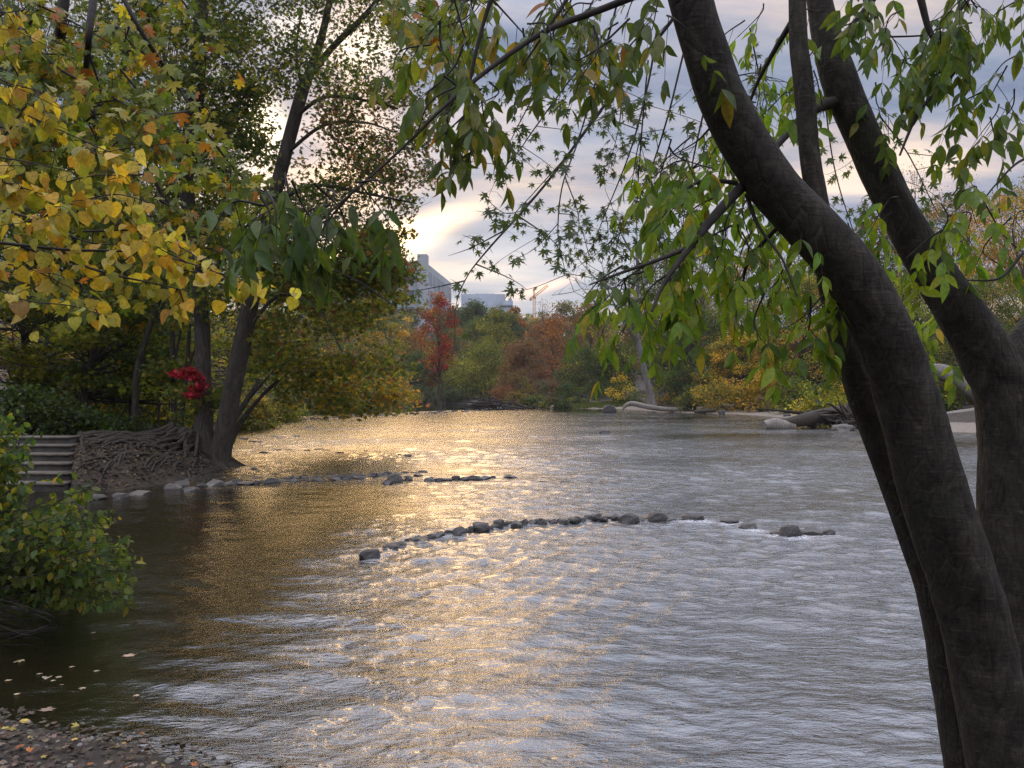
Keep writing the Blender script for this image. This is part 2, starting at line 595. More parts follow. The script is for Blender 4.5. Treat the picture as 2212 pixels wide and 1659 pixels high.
def river_dist(x, y):
    """signed distance to the shore, negative over water"""
    x = np.asarray(x, float); y = np.asarray(y, float)
    d = np.full(x.shape, 1e9)
    ins = np.zeros(x.shape, bool)
    n = len(RIV)
    for i in range(n):
        ax, ay = RIV[i]; bx, by = RIV[(i + 1) % n]
        ex, ey = bx - ax, by - ay
        t = np.clip(((x - ax) * ex + (y - ay) * ey) / (ex * ex + ey * ey), 0, 1)
        d = np.minimum(d, np.hypot(x - ax - t * ex, y - ay - t * ey))
        c = (ay > y) != (by > y)
        with np.errstate(divide='ignore', invalid='ignore'):
            ins ^= c & (x < (bx - ax) * (y - ay) / (by - ay + 1e-12) + ax)
    return np.where(ins, -d, d)


def sstep(a, b, x):
    t = np.clip((x - a) / (b - a), 0, 1)
    return t * t * (3 - 2 * t)


def wob(x, y, s, k=0):
    return (np.sin(x * 1.3 / s + 1.7 + k) * np.cos(y * 1.1 / s + k * 2.1) + 0.5 * np.sin(x * 2.9 / s + y * 2.3 / s + k)
            + 0.25 * np.sin(x * 6.1 / s - y * 5.3 / s + 2 * k))


def ground(x, y):
    x = np.asarray(x, float); y = np.asarray(y, float)
    d = river_dist(x, y) + 0.12 * wob(x, y, 0.8) * sstep(3, 12, np.hypot(x, y))
    out = np.maximum(d, 0)
    steep = 0.95 * (1 - np.exp(-out / 1.0)) + 0.02 * out
    beach = np.minimum(0.06 * out, 0.5) + 0.9 * sstep(4, 14, out)
    near = 0.17 * out
    wn = 1 - sstep(5, 9, np.hypot(x, y))
    wr = sstep(2, 10, x + 0.02 * y) * sstep(20, 40, y)
    wr = np.maximum(wr, sstep(90, 110, y) * (1 - sstep(140, 160, y)) * sstep(-12, -6, x))
    h = steep * (1 - wr) + beach * wr
    h = h * (1 - wn) + near * wn
    h = h + 0.05 * np.clip(out, 0, 60) * sstep(15, 40, out)
    h = h + 26 * sstep(205, 380, y) + 10 * sstep(60, 220, -x) + 6 * sstep(60, 220, x) * sstep(0, 80, y)
    h = h - 0.0
    h = h + 0.05 * wob(x, y, 1.3) * sstep(0.3, 2, out) + 0.012 * wob(x, y, 0.22, 1)
    cut = sstep(-15.2, -14.4, x) * (1 - sstep(0.0, 0.3, x + 0.578 * y)) * sstep(15.5, 16.5, y) * (1 - sstep(21.2, 21.9, y))
    h = h * (1 - cut) + np.minimum(h, 0.38 * (y - 18.2) - 0.15) * cut
    return np.where(d < 0, np.maximum(d * 0.35, -0.7), h)


def gz(x, y):
    return float(ground(np.array([x]), np.array([y]))[0])


def polar_grid(rad, nang, fine=(-48, 48), frac=0.75):
    """angles dense in front (towards +Y), sparse behind"""
    nf = int(nang * frac)
    a = np.concatenate([np.linspace(fine[0], fine[1], nf, endpoint=False), np.linspace(fine[1], 360 + fine[0], nang - nf, endpoint=False)])
    a = np.radians(a)
    r, t = np.meshgrid(rad, a, indexing='ij')
    x, y = r * np.sin(t), r * np.cos(t)
    k, n = len(rad), nang
    i = np.arange(k - 1)[:, None] * n; j = np.arange(n)[None, :]; j2 = (j + 1) % n
    f = np.stack([i + j, i + n + j, i + n + j2, i + j2], -1).reshape(-1, 4)
    return x, y, f


rad = np.concatenate([[0.001], np.geomspace(0.6, 800, 380)])
gx, gy, gf = polar_grid(rad, 520)
g = Mesh(); g.add(np.stack([gx, gy, ground(gx, gy)], -1), gf)
m, nt, b = new_mat('bank_soil')
geo = nn(nt, 'ShaderNodeTexCoord').outputs['Object']
sp = nn(nt, 'ShaderNodeSeparateXYZ'); nt.links.new(geo, sp.inputs[0])
n = noise(nt, geo, 2.2, 8, 0.65)
soil = ramp(nt, n, [(0.3, (0.018, 0.014, 0.009)), (0.55, (0.038, 0.028, 0.018)), (0.75, (0.065, 0.049, 0.031))])
sand = ramp(nt, noise(nt, geo, 5, 6), [(0.3, (0.14, 0.115, 0.09)), (0.7, (0.22, 0.185, 0.145))])
sx = mth(nt, 'GREATER_THAN', sp.outputs[0], -7.0)
sy = mth(nt, 'GREATER_THAN', sp.outputs[1], 28.0)
sz = mth(nt, 'LESS_THAN', mth(nt, 'ADD', sp.outputs[2], mth(nt, 'MULTIPLY', n, 0.4)), 0.62)
nt.links.new(mixc(nt, mth(nt, 'MULTIPLY', mth(nt, 'MULTIPLY', sx, sy), sz), soil, sand), b.inputs['Base Color'])
b.inputs['Roughness'].default_value = 0.95
bp = nn(nt, 'ShaderNodeBump'); bp.inputs['Strength'].default_value = 0.8; bp.inputs['Distance'].default_value = 0.05
nt.links.new(noise(nt, geo, 9, 10, 0.7), bp.inputs['Height']); nt.links.new(bp.outputs[0], b.inputs['Normal'])
tag(g.build('ground', m, smooth=True), kind='structure')

# ------------------------------------------------------------------ stones: placement (used by the water too)
NEAR_ARC = [  # u, v at waterline, width px, height px, label
    (800, 1208, 44, 15), (845, 1190, 42, 14), (868, 1183, 26, 9), (902, 1174, 40, 17), (928, 1167, 24, 9), (946, 1163, 26, 11), (968, 1160, 22, 9),
    (992, 1160, 36, 22), (1018, 1151, 18, 8), (1038, 1149, 36, 24), (1060, 1147, 14, 6), (1076, 1141, 27, 22), (1094, 1138, 14, 8),
    (1114, 1141, 26, 19), (1132, 1138, 18, 12), (1148, 1137, 22, 11), (1172, 1136, 24, 11), (1196, 1135, 22, 9), (1218, 1136, 26, 8), (1240, 1132, 24, 11),
    (1260, 1130, 16, 7), (1282, 1126, 30, 18), (1306, 1127, 22, 8), (1332, 1126, 26, 14), (1356, 1131, 46, 21), (1388, 1128, 18, 7),
    (1420, 1127, 44, 15), (1450, 1127, 30, 6), (1500, 1126, 64, 8), (1575, 1130, 40, 7), (1622, 1146, 42, 12), (1680, 1158, 34, 10),
    (1714, 1162, 48, 30), (1752, 1157, 50, 18), (1790, 1156, 34, 8)]
_n = len(NEAR_ARC)
for _i in range(_n - 1):       # small stones packed between the listed ones
    _a, _b = NEAR_ARC[_i], NEAR_ARC[_i + 1]
    for _f in ((0.33, 0.66) if _b[0] - _a[0] > 26 else (0.5,)):
        if _a[0] < 1400:
            NEAR_ARC.append((_a[0] + (_b[0] - _a[0]) * _f + random.uniform(-3, 3), _a[1] + (_b[1] - _a[1]) * _f - random.uniform(0, 5), random.uniform(12, 20), random.uniform(5, 9)))
STONES = [(W(u, v), w, h) for u, v, w, h in NEAR_ARC]

# ------------------------------------------------------------------ water
rad = np.concatenate([[0.001], np.linspace(2.4, 4.4, 8), np.geomspace(4.5, 60, 780), np.geomspace(60.6, 330, 120)])
wx, wy, wf = polar_grid(rad, 760, (-37, 37), 0.93)
R_ = np.hypot(wx, wy)
# quiet pools: behind the far riffle, behind the stone line at the left, under the left bank, along the right beach
far_line = 76 + (wx + 25) * (42 / 20.5)
calm = sstep(-2, 3, wy - far_line) * (1 - sstep(-5, 2, wx))
calm = np.maximum(calm, sstep(88, 104, wy) * (1 - sstep(120, 160, wx)) * sstep(2, 8, wx) * 0.8)
pool = sstep(13.5, 15.5, wy) * (1 - sstep(18.3, 19.4, wy - 0.1 * (wx + 9))) * (1 - sstep(-5.5, 1.0, wx))
calm = np.maximum(calm, 0.85 * pool)
nearleft = (1 - sstep(-3.8, -1.2, wx + 0.12 * (wy - 5))) * (1 - sstep(9, 12, wy))
calm = np.maximum(calm, 0.62 * nearleft)
calm = np.maximum(calm, 0.72 * (1 - sstep(-3.4, -1.6, wx + 0.12 * (wy - 8))) * (1 - sstep(15, 19, wy)))
calm = np.maximum(calm, 0.7 * (1 - sstep(0.2, 3.0, -river_dist(wx, wy))) * sstep(20, 40, wy))
pt = np.sin(wx * 0.23 + 1.3 * np.sin(wy * 0.11)) * np.sin(wy * 0.30 + 0.8 * np.sin(wx * 0.17) + 1.0)
calm = np.maximum(calm, 0.5 * sstep(-0.1, 0.9, pt) * sstep(26, 36, wy) * sstep(3, 9, wx))
chop = 1 - 0.93 * calm
streak = 0.5 + 0.5 * np.sin(wx * 0.35 + 1.1 * np.sin(wy * 0.21)) * np.sin(wy * 0.62 + 0.9 * np.sin(wx * 0.4) + 0.3)
chop = chop * (0.6 + 0.55 * streak)
h = np.zeros_like(wx)
wrng = np.random.default_rng(5)
# chop: many short crested wave trains, travelling mostly towards the viewer
for lam0, amp, cnt in ((1.5, 0.0065, 7), (0.75, 0.0046, 10), (0.36, 0.0024, 14), (0.19, 0.0011, 14)):
    for i in range(cnt):
        lam = lam0 * wrng.uniform(0.75, 1.35)
        th = wrng.normal(-1.45, 0.55)
        kx, ky = cos(th) * 2 * pi / lam, sin(th) * 2 * pi / lam
        ph = wrng.uniform(0, 6.28)
        env = 0.5 + 0.5 * np.sin(wx * wrng.uniform(.2, .9) / lam0 + wy * wrng.uniform(-.6, .6) / lam0 + wrng.uniform(0, 6.28))
        res = 1 - sstep(7, 14, R_ * 0.10 / lam * 1.4)     # drop what the grid cannot carry
        s_ = np.sin(kx * wx + ky * wy + ph + 0.8 * np.sin(0.9 / lam0 * wx * 0.6 + ph * 2) + 0.5 * np.sin(0.7 / lam0 * wy + ph))
        h += amp * env * res * (s_ + 0.35 * s_ * s_)
h *= 1.6 * chop * (1 - 0.35 * sstep(20, 60, wy))
# oblique bow waves spilling from the left end of the near stone arc
q = (wx + 0.9) * 0.5 + (wy - 8.0) * 0.85 + 0.25 * np.sin(wx * 1.3)
bow = np.exp(-((wx + 1.7) / 1.3) ** 2) * sstep(4.5, 5.6, wy) * (1 - sstep(8.5, 10.5, wy))
h += 0.013 * bow * np.sin(2 * pi * q / 0.42 + 0.6 * np.sin(wy * 2.1 + wx)) * (0.7 + 0.3 * np.sin(wx * 4 + wy * 3))
foam = np.zeros_like(h)
for p_, w_, hh in STONES:
    sw = w_ * p_[1] / FPX
    near = np.exp(-(((wx - p_[0]) / (sw * 0.75)) ** 2 + ((wy - p_[1] + 0.12) / 0.22) ** 2))
    turb = np.exp(-(((wx - p_[0]) / (sw * 1.1)) ** 2 + ((wy - p_[1] + 0.45) / 0.5) ** 2))
    k_ = 0.8 if p_[0] > 3.0 else 0.0
    foam = np.maximum(foam, near * k_)
    h += 0.004 * turb * np.sin(wx * 17 + 3 * np.sin(wy * 9)) * np.sin(wy * 21 + wx * 5)
    h += (0.010 if hh < 10 else 0.004) * np.exp(-(((wx - p_[0]) / (sw * 0.7)) ** 2 + ((wy - p_[1] - 0.1) / 0.22) ** 2))
fl = np.abs(wy - far_line) < 3.0
foam = np.maximum(foam, 0.6 * np.exp(-((wy - far_line + 1.5) / 1.6) ** 2) * (1 - sstep(-7, 3, wx)) * (0.5 + 0.5 * np.sin(wx * 1.7 + np.sin(wx * 0.6) * 4)))
wm = Mesh()
wm.add(np.stack([wx, wy, h], -1), wf, np.stack([chop, foam, calm], -1).reshape(-1, 3))
m, nt, b = new_mat('river_water')
geo = nn(nt, 'ShaderNodeTexCoord').outputs['Object']
at = nn(nt, 'ShaderNodeAttribute', attribute_name='Col')
sp = nn(nt, 'ShaderNodeSeparateColor'); nt.links.new(at.outputs['Color'], sp.inputs[0])
na = noise(nt, mapping(nt, geo, scale=(0.5, 1.3, 1), rot=(0, 0, radians(-7))), 7.0, 5, 0.62, 0.5)
nb = noise(nt, mapping(nt, geo, scale=(0.5, 1.5, 1), rot=(0, 0, radians(8))), 24.0, 4, 0.6, 0.3)
hgt = mth(nt, 'ADD', na, mth(nt, 'MULTIPLY', nb, 0.34))
bp = nn(nt, 'ShaderNodeBump')
bp.inputs['Distance'].default_value = 0.05
nt.links.new(mth(nt, 'MULTIPLY', sp.outputs[0], 0.9, clamp=True), bp.inputs['Strength'])
nt.links.new(hgt, bp.inputs['Height'])
nt.links.new(bp.outputs[0], b.inputs['Normal'])
fn = noise(nt, mapping(nt, geo, scale=(1, 1.6, 1)), 26, 6, 0.7, 0.5)
fm = mth(nt, 'MULTIPLY', sp.outputs[1], ramp(nt, fn, [(0.42, (0, 0, 0)), (0.54, (1, 1, 1))]))
nt.links.new(mixc(nt, fm, (0.013, 0.011, 0.005, 1), (0.75, 0.76, 0.78, 1)), b.inputs['Base Color'])
nt.links.new(mth(nt, 'MULTIPLY_ADD', fm, 0.5, 0.03), b.inputs['Roughness'])
b.inputs['IOR'].default_value = 2.6
tag(wm.build('water', m, smooth=True), kind='structure')

# ------------------------------------------------------------------ stones: bodies
def stone_mesh(seed, flat=0.65):
    r_ = np.random.default_rng(seed)
    import bmesh
    bm = bmesh.new()
    bmesh.ops.create_icosphere(bm, subdivisions=3, radius=1.0)
    pl = [(r_.normal(0, 1, 3), r_.uniform(0.50, 0.88)) for _ in range(13)]
    ph = r_.uniform(0, 6, 6)
    for v in bm.verts:
        p = np.array(v.co)
        for nrm, dd in pl:
            nrm = nrm / np.linalg.norm(nrm)
            s_ = float(p @ nrm)
            if s_ > dd:
                p = p - nrm * (s_ - dd) * 0.97
        p = p * (1 + 0.06 * sin(3 * p[0] + ph[0]) * cos(4 * p[1] + ph[1]) + 0.03 * sin(9 * p[2] + ph[2] + 6 * p[0]))
        p[2] *= flat
        v.co = p
    me = bpy.data.meshes.new('stone')
    bm.to_mesh(me); bm.free()
    return me


STONE_ME = [stone_mesh(s) for s in range(10)]
STONE_MP = []
for me in STONE_ME:
    me.materials.append(M_STONE)
    m2 = me.copy(); m2.materials[0] = M_STONEP; STONE_MP.append(m2)


def stone(name, pos, w, h, label, group=None, pale=False, seed=0, d_ratio=0.8, sink=0.35, cat='stone'):
    me = (STONE_MP if pale else STONE_ME)[seed % 10]
    o = bpy.data.objects.new(name, me)
    C.objects.link(o)
    r_ = np.random.default_rng(seed + 100)
    H_ = 1.25 * h / (1 - sink)
    o.scale = (w * .58, w * .58 * d_ratio, H_ / 2 / 0.62)
    o.rotation_euler = (0, 0, r_.uniform(-0.4, 0.4) + (pi if seed % 2 else 0))
    o.location = (pos[0], pos[1], pos[2] + h - H_ / 2)
    tag(o, label, cat, group)
    return o


ONES = ['first', 'second', 'third', 'fourth', 'fifth', 'sixth', 'seventh', 'eighth', 'ninth', 'tenth', 'eleventh', 'twelfth', 'thirteenth', 'fourteenth',
        'fifteenth', 'sixteenth', 'seventeenth', 'eighteenth', 'nineteenth']


def ordinal(n):
    return ONES[n - 1] if n < 20 else ('twentieth' if n == 20 else 'thirtieth' if n == 30 else ('twenty ' if n < 30 else 'thirty ') + ONES[n % 10 - 1])


near_special = {0: 'wide peaked brown stone at the left end of the near stone arc',
                3: 'rounded brown stone between tiny stones on the golden water', 7: 'large rounded dark stone, first big one from the left in the near arc',
                9: 'dark wedge shaped stone leaning left in the near arc', 11: 'tall rounded dark stone right of the wedge shaped one in near arc',
                13: 'round greyish stone fourth of the four big ones in the near arc', 21: 'pointed dark stone leaning left at the top of the near arc',
                24: 'widest black stone at the top of the near arc', 26: 'bluish wet slab stone with water running over it in near arc',
                28: 'long submerged stone making a smooth hump of water', 30: 'low dark stone left of the pyramid stone with white water',
                32: 'dark pyramid shaped stone in white water at the right end of arc', 33: 'wet stone with water pouring over it right of the pyramid stone'}
for i, (p_, w_, hh) in enumerate(STONES):
    s_ = p_[1] / FPX
    lab = near_special.get(i, 'small dark wet stone, %s from left in the curved line of the near water' % ordinal(i + 1)) if i < 35 else 'tiny wet stone wedged between the larger ones of the near curved line'
    stone('stone', p_ + np.array((0, 0.06, 0.018)), w_ * s_ * 1.0, (hh + (3.0 if hh < 16 else 0)) * s_ * 1.02, lab, 'stones of the near curved line', seed=i * 3 + 1, d_ratio=0.9)

# far line of stones, left bank to mid river
FAR_LINE = [(395, 1052, 36, 16), (375, 1057, 30, 12), (462, 1050, 34, 18), (408, 1060, 32, 9), (428, 1052, 12, 8), (440, 1052, 18, 10), (492, 1048, 24, 10),
            (512, 1046, 22, 12), (530, 1046, 30, 8), (556, 1046, 16, 8), (570, 1043, 14, 6), (588, 1044, 28, 12), (612, 1042, 16, 7), (632, 1042, 22, 8),
            (660, 1040, 24, 8), (688, 1039, 28, 8), (720, 1037, 26, 8), (748, 1036, 30, 10), (776, 1035, 26, 9), (806, 1034, 24, 7), (830, 1033, 26, 8),
            (852, 1042, 29, 18), (835, 1047, 22, 12), (880, 1040, 18, 9), (902, 1029, 20, 9), (884, 1032, 20, 6), (926, 1042, 24, 16), (948, 1041, 20, 9),
            (965, 1038, 18, 7), (986, 1036, 20, 8), (1006, 1036, 22, 7), (1026, 1036, 26, 9), (1046, 1035, 24, 9), (1062, 1034, 16, 7), (1100, 1034, 26, 12)]
fspec = {0: ('rounded pale boulder at the bank end of the far stone line', True), 1: ('long flat pale stone below the root mass by the water', True),
         2: ('pale round stone in line beside the flared tree base', True), 3: ('thin flat pale stone lying below the rounded boulder', True),
         21: ('large olive boulder in front of the far line on the golden water', True), 22: ('smaller stone leaning on the left of the olive boulder', False),
         26: ('rounded olive boulder, right hand one of the two big ones in far line', True), 34: ('lone dark humped stone past the right end of the far line', False)}
for i, (u, v, w_, hh) in enumerate(FAR_LINE):
    p_ = W(u, v); s_ = p_[1] / FPX
    lab, pale = fspec.get(i, ('small stone, %s from left in the straight line across the river' % ordinal(1 + sum(q[0] < u for q in FAR_LINE)), i < 12 and i % 2 == 0))
    stone('stone', p_, w_ * s_ * 1.15, hh * s_ * 1.1, lab, 'stones of the far straight line', pale, seed=i * 7 + 2)
# back row of the far line: low rubble
for i in range(34):
    u = 600 + i * 9.5 + rng.uniform(-3, 3)
    v = 1036 - (u - 600) * 0.045 + rng.uniform(-1, 1)
    p_ = W(u, v); s_ = p_[1] / FPX
    stone('stone', p_, rng.uniform(14, 24) * s_, rng.uniform(4, 8) * s_, 'tiny brown stone in the back row of the straight line', 'small stones of the back row', seed=i + 40)
for i, (u, v, w_, hh, lab, pale) in enumerate([
    (262, 1076, 44, 12, 'flat pale slab lying in dark water beside the root mass', True),
    (300, 1068, 46, 12, 'second flat pale slab resting against the bank side slab', True),
    (178, 1083, 44, 14, 'pale stone at the foot of the bank behind the green bush', True),
    (205, 1078, 44, 15, 'broad pale stone at water edge under the roots near the steps', True),
    (1172, 1043, 26, 5, 'low dark rock barely out of the water right of the far line', False),
    (1212, 1042, 36, 8, 'long low dark rock alone in grey water mid river', False),
    (1308, 936, 24, 7, 'small dark rock alone in the bright water far out', False),
    (882, 986, 20, 6, 'low dark rock on the golden water beyond the stone line', False),
    (862, 985, 12, 5, 'small dark rock just left of its low companion on golden water', False),
    (790, 975, 14, 4, 'tiny rock on golden water, right one of two', False),
    (735, 980, 24, 4, 'flat dark rock on golden water, left one of two', False),
    (768, 1392, 60, 8, 'submerged dark stone making a hump in the lower brown water', False),
    (552, 1014, 16, 5, 'small dark rock in the shaded water off the flared tree base', False),
    (668, 923, 18, 4, 'small rock on the far bright riffle by the left bank', False),
    (1315, 891, 30, 17, 'dark broken stump of stone on the tip of the sandbar', False),
    (118, 968, 38, 15, 'tan stone lying at the top of the concrete steps', True),
]):
    if i == 15:
        p_ = np.array((P(118, 966, 21.6)[0], 21.6, 0.95))
    else:
        p_ = W(u, v)
    s_ = p_[1] / FPX
    stone('rock', p_, w_ * s_, hh * s_, lab, None, pale, seed=i + 5, cat='rock')
RIF = [(570, 950, 60), (600, 944, 60), (540, 957, 40), (640, 975, 80), (560, 978, 30), (600, 974, 50), (690, 970, 20)]
for i in range(46):
    t = i / 45
    u = 600 + 460 * t + rng.uniform(-6, 6)
    v = 911 - 25 * t ** 0.8 + rng.uniform(-1.2, 1.2)
    p_ = W(u, v); s_ = p_[1] / FPX
    stone('rock', p_, rng.uniform(7, 20) * s_, rng.uniform(2, 5) * s_, 'small dark rock along the far riffle edge', 'rocks of the far riffle', seed=i + 11, cat='rock')
for i, (u, v, w_) in enumerate(RIF * 3):
    p_ = W(u + rng.uniform(-w_, w_) * 0.8, v + rng.uniform(-3, 3)); s_ = p_[1] / FPX
    stone('rock', p_, rng.uniform(10, 26) * s_, rng.uniform(2, 5) * s_, 'low brown rock in the shallow riffle below the left bank', 'rocks in the left riffle', seed=i + 31, cat='rock')


# ------------------------------------------------------------------ trees
def clump_leaves(m, centre, r, n, tpl, size, col, flat=0.6, droop=0.6):
    """a tuft: leaves through the volume of a flattened ball, denser at its skin"""
    q = rng.normal(0, 1, (n, 3)); q /= np.linalg.norm(q, axis=1)[:, None]
    q *= (rng.uniform(0, 1, (n, 1)) ** 0.45) * r
    q *= (1, 1, flat)
    leaves(m, tpl, centre + q, size * rng.uniform(0.65, 1.25, n), col, droop=droop)


def grow_tree(name, label, base, height, cr, z0, nclump, nleaf, leaf, pal, trunk_r, bark=None, group=None, lean=(0, 0),
              tpl='quad', clump_r=None, profile=1.0, cat='tree', limbs=True, seed=None, flat=0.65, mat=None, droop=0.6):
    """whole tree: tapered trunk, limbs out to every tuft, crown of leaves"""
    base = np.array(base, float)
    t = thing(name, label, cat, base, group)
    bark = bark or M_BARK2
    top = base + np.array((lean[0], lean[1], height * 0.93))
    k = 7
    ts = np.linspace(0, 1, k)
    axis = base + (top - base) * ts[:, None]
    axis[1:-1, :2] += rng.normal(0, cr * 0.05, (k - 2, 2))
    axis[0, 2] -= 0.4
    wood = Mesh()
    rr = trunk_r * (1 - ts) ** 0.8 + trunk_r * 0.06
    rr[0] *= 1.5
    tube(wood, axis, rr, 8, 14, 0.05)
    crown = Mesh()
    cr_ = clump_r or cr * 0.42
    per = max(4, nleaf // nclump)
    for i in range(nclump):
        f = z0 + (1 - z0) * (i + rng.uniform(0, 1)) / nclump
        g_ = (f - z0) / (1 - z0)
        prof = (math.sin(pi * min(1, (0.12 + 0.88 * g_ ** profile))) ** 0.6) * 0.95 + 0.08
        rad_ = cr * prof * math.sqrt(rng.uniform(0.12, 1.0))
        an = rng.uniform(0, 2 * pi)
        ax = base + np.array((lean[0] * f, lean[1] * f, 0))
        c = ax + np.array((cos(an) * rad_, sin(an) * rad_, height * f * 0.97))
        if limbs:
            f0 = max(0.15, min(0.9, f * rng.uniform(0.55, 0.8)))
            i0 = f0 * (k - 1); a0 = int(i0); s0 = axis[a0] * (1 - i0 + a0) + axis[min(k - 1, a0 + 1)] * (i0 - a0)
            mid = (s0 + c) / 2 + np.array((0, 0, -0.06 * height * rng.uniform(-0.5, 1))) + rng.normal(0, cr * 0.05, 3)
            r0 = trunk_r * (1 - f0) * 0.38 + 0.015
            tube(wood, [s0, mid, c], [r0, r0 * 0.5, r0 * 0.12], 4, 6, 0, False)
            for _ in range(2):
                e = c + rng.normal(0, cr_ * 0.6, 3)
                tube(wood, [mid * 0.4 + c * 0.6, e], [r0 * 0.35, r0 * 0.06], 3, None, 0, False)
        colr = pick(1, pal, 0.12)[0]
        cols = np.clip(colr * (1 + rng.normal(0, 0.22, (per, 1))), .004, .9)
        mixk = rng.uniform(0, 1, per) < 0.3
        cols[mixk] = pick(int(mixk.sum()), pal)
        clump_leaves(crown, c, cr_ * rng.uniform(0.7, 1.3), per, tpl, leaf, cols, flat, droop)
    wood.build('trunk', bark, t, True, base)
    if nleaf:
        crown.build('crown', mat or M_FAR, t, False, base)
    return t


def px_tree(name, label, u, d, vtop, hw, pal, nleaf=3500, z0=0.12, nclump=46, leaf=None, trunk=0.25, zb=None, wide=1.2, **kw):
    """tree given by where it stands: bearing u, distance d, top at vtop, half width hw"""
    x = (u - CX) / FPX * d
    zb = gz(x, d) if zb is None else zb
    top = EYE + (852 - vtop) / FPX * d
    return grow_tree(name, label, (x, d, zb), top - zb, wide * hw * d / FPX, z0, nclump, nleaf, leaf or d * 3.4 / FPX, pal, trunk, **kw)


# far hillside
far = [
    ('dark green round topped tree on the hill under the blocky far building', 1030, 285, 652, 36, [(DGREEN, 3), (GREEN, 1)]),
    ('dark green tree on the hill crest left of the round topped one', 985, 300, 668, 36, [(DGREEN, 3), (GREYG, 1)]),
    ('small orange tree on the crest below the low end of blocky building', 1110, 290, 664, 20, [(ORANGE, 2), (GOLD, 1), (BROWN, 1)]),
    ('dark green tree behind the yellow green one near the orange crest tree', 1096, 275, 676, 28, [(DGREEN, 2), (GREEN, 1)]),
    ('olive tree on the hill slope below the round topped dark one', 1030, 245, 690, 42, [(OLIVE, 2), (GREEN, 2)]),
    ('tall yellow green tree at the middle of the far hillside', 1072, 205, 662, 40, [(YGREEN, 2), (OLIVE, 3), (GREEN, 1)]),
    ('wide yellow green tree drooping to the far water', 1040, 196, 745, 62, [(OLIVE, 3), (YGREEN, 2), (GREEN, 1)]),
    ('tall rust brown tree right of the yellow green hillside tree', 1192, 185, 682, 58, [(RUST, 4), (BROWN, 3), (ORANGE, 1)]),
    ('second rust brown tree lower down by the spit', 1130, 168, 740, 45, [(BROWN, 4), (RUST, 2)]),
    ('olive tree rising behind the rust brown one', 1222, 230, 650, 40, [(OLIVE, 2), (GREYG, 2), (BROWN, 1)]),
    ('brown and olive tree left of the pale forked trunk', 1275, 200, 652, 42, [(BROWN, 2), (RUST, 2), (OLIVE, 1)]),
    ('round deep green tree over the dark hollow by the sandbar', 1262, 158, 752, 48, [(DGREEN, 2), (GREEN, 3), (OLIVE, 1)]),
    ('green tree with yellow sprays right of the round green one', 1320, 160, 735, 45, [(GREEN, 3), (OLIVE, 2), (YELLOW, 1)]),
    ('grey green willow like tree under the red maple', 965, 215, 712, 34, [(GREYG, 4), (GREEN, 1)]),
    ('golden brown tree on far slope left of the red maple', 880, 225, 712, 50, [(GOLD, 2), (OLIVE, 2), (BROWN, 2)]),
    ('dark green tree at far water left of the orange shrub', 900, 205, 765, 42, [(DGREEN, 3), (GREEN, 1)]),
    ('small orange pink tree low on the far bank', 955, 204, 782, 24, [(ORANGE, 2), (RUST, 1), (OLIVE, 2)]),
    ('olive yellow tree low on the far bank beside the drooping one', 982, 202, 800, 34, [(YGREEN, 1), (OLIVE, 2)]),
    ('deep green tree far up the slope behind the golden brown one', 840, 250, 690, 50, [(DGREEN, 2), (OLIVE, 1)]),
    ('dull orange tree on the far slope over the calm pool', 800, 235, 730, 42, [(RUST, 1), (OLIVE, 2), (GOLD, 1)]),
    ('brown tree on the slope just right of the red maple', 1000, 225, 738, 30, [(BROWN, 2), (RUST, 1)]),
]
for i, (lab, u, d, vt, hw, pal) in enumerate(far):
    px_tree('autumn_tree', lab, u, d, vt, hw, pal, nleaf=7000, nclump=60, z0=0.06, trunk=0.3, group='trees of the far hillside', leaf=d * 4.2 / FPX, profile=0.8)
px_tree('bare_tree', 'nearly bare grey twigged tree top behind the rust brown one', 1172, 220, 640, 34, [(BROWN, 2), (GREYG, 1)], nleaf=900, nclump=60, group='trees of the far hillside', leaf=0.3, trunk=0.4)
px_tree('red_maple', 'red leaved maple in front of the tall pale building', 950, 120, 628, 38, [(RED, 2), (ORANGE, 1), (RUST, 4), (OLIVE, 1)], nleaf=2600, nclump=44, z0=0.4, trunk=0.22, tpl='star', leaf=0.32)
px_tree('red_maple', 'small crimson maple low on the hillside under the larger red one', 948, 200, 752, 14, [(CRIMSON, 3), (RED, 1)], nleaf=700, nclump=12, z0=0.6, trunk=0.12)
for i in range(9):
    u = 800 + i * 26
    px_tree('shrub', 'grey green shrub overhanging the calm pool, %s from left on the far bank' % ordinal(i + 1), u, 198 - i * 1.2, 832 + rng.uniform(-6, 8), 22, [(GREYG, 2), (DGREEN, 2)], nleaf=900, nclump=14, z0=0.05, trunk=0.05,
            group='shrubs on the far bank', cat='shrub', leaf=0.4, zb=0.1)
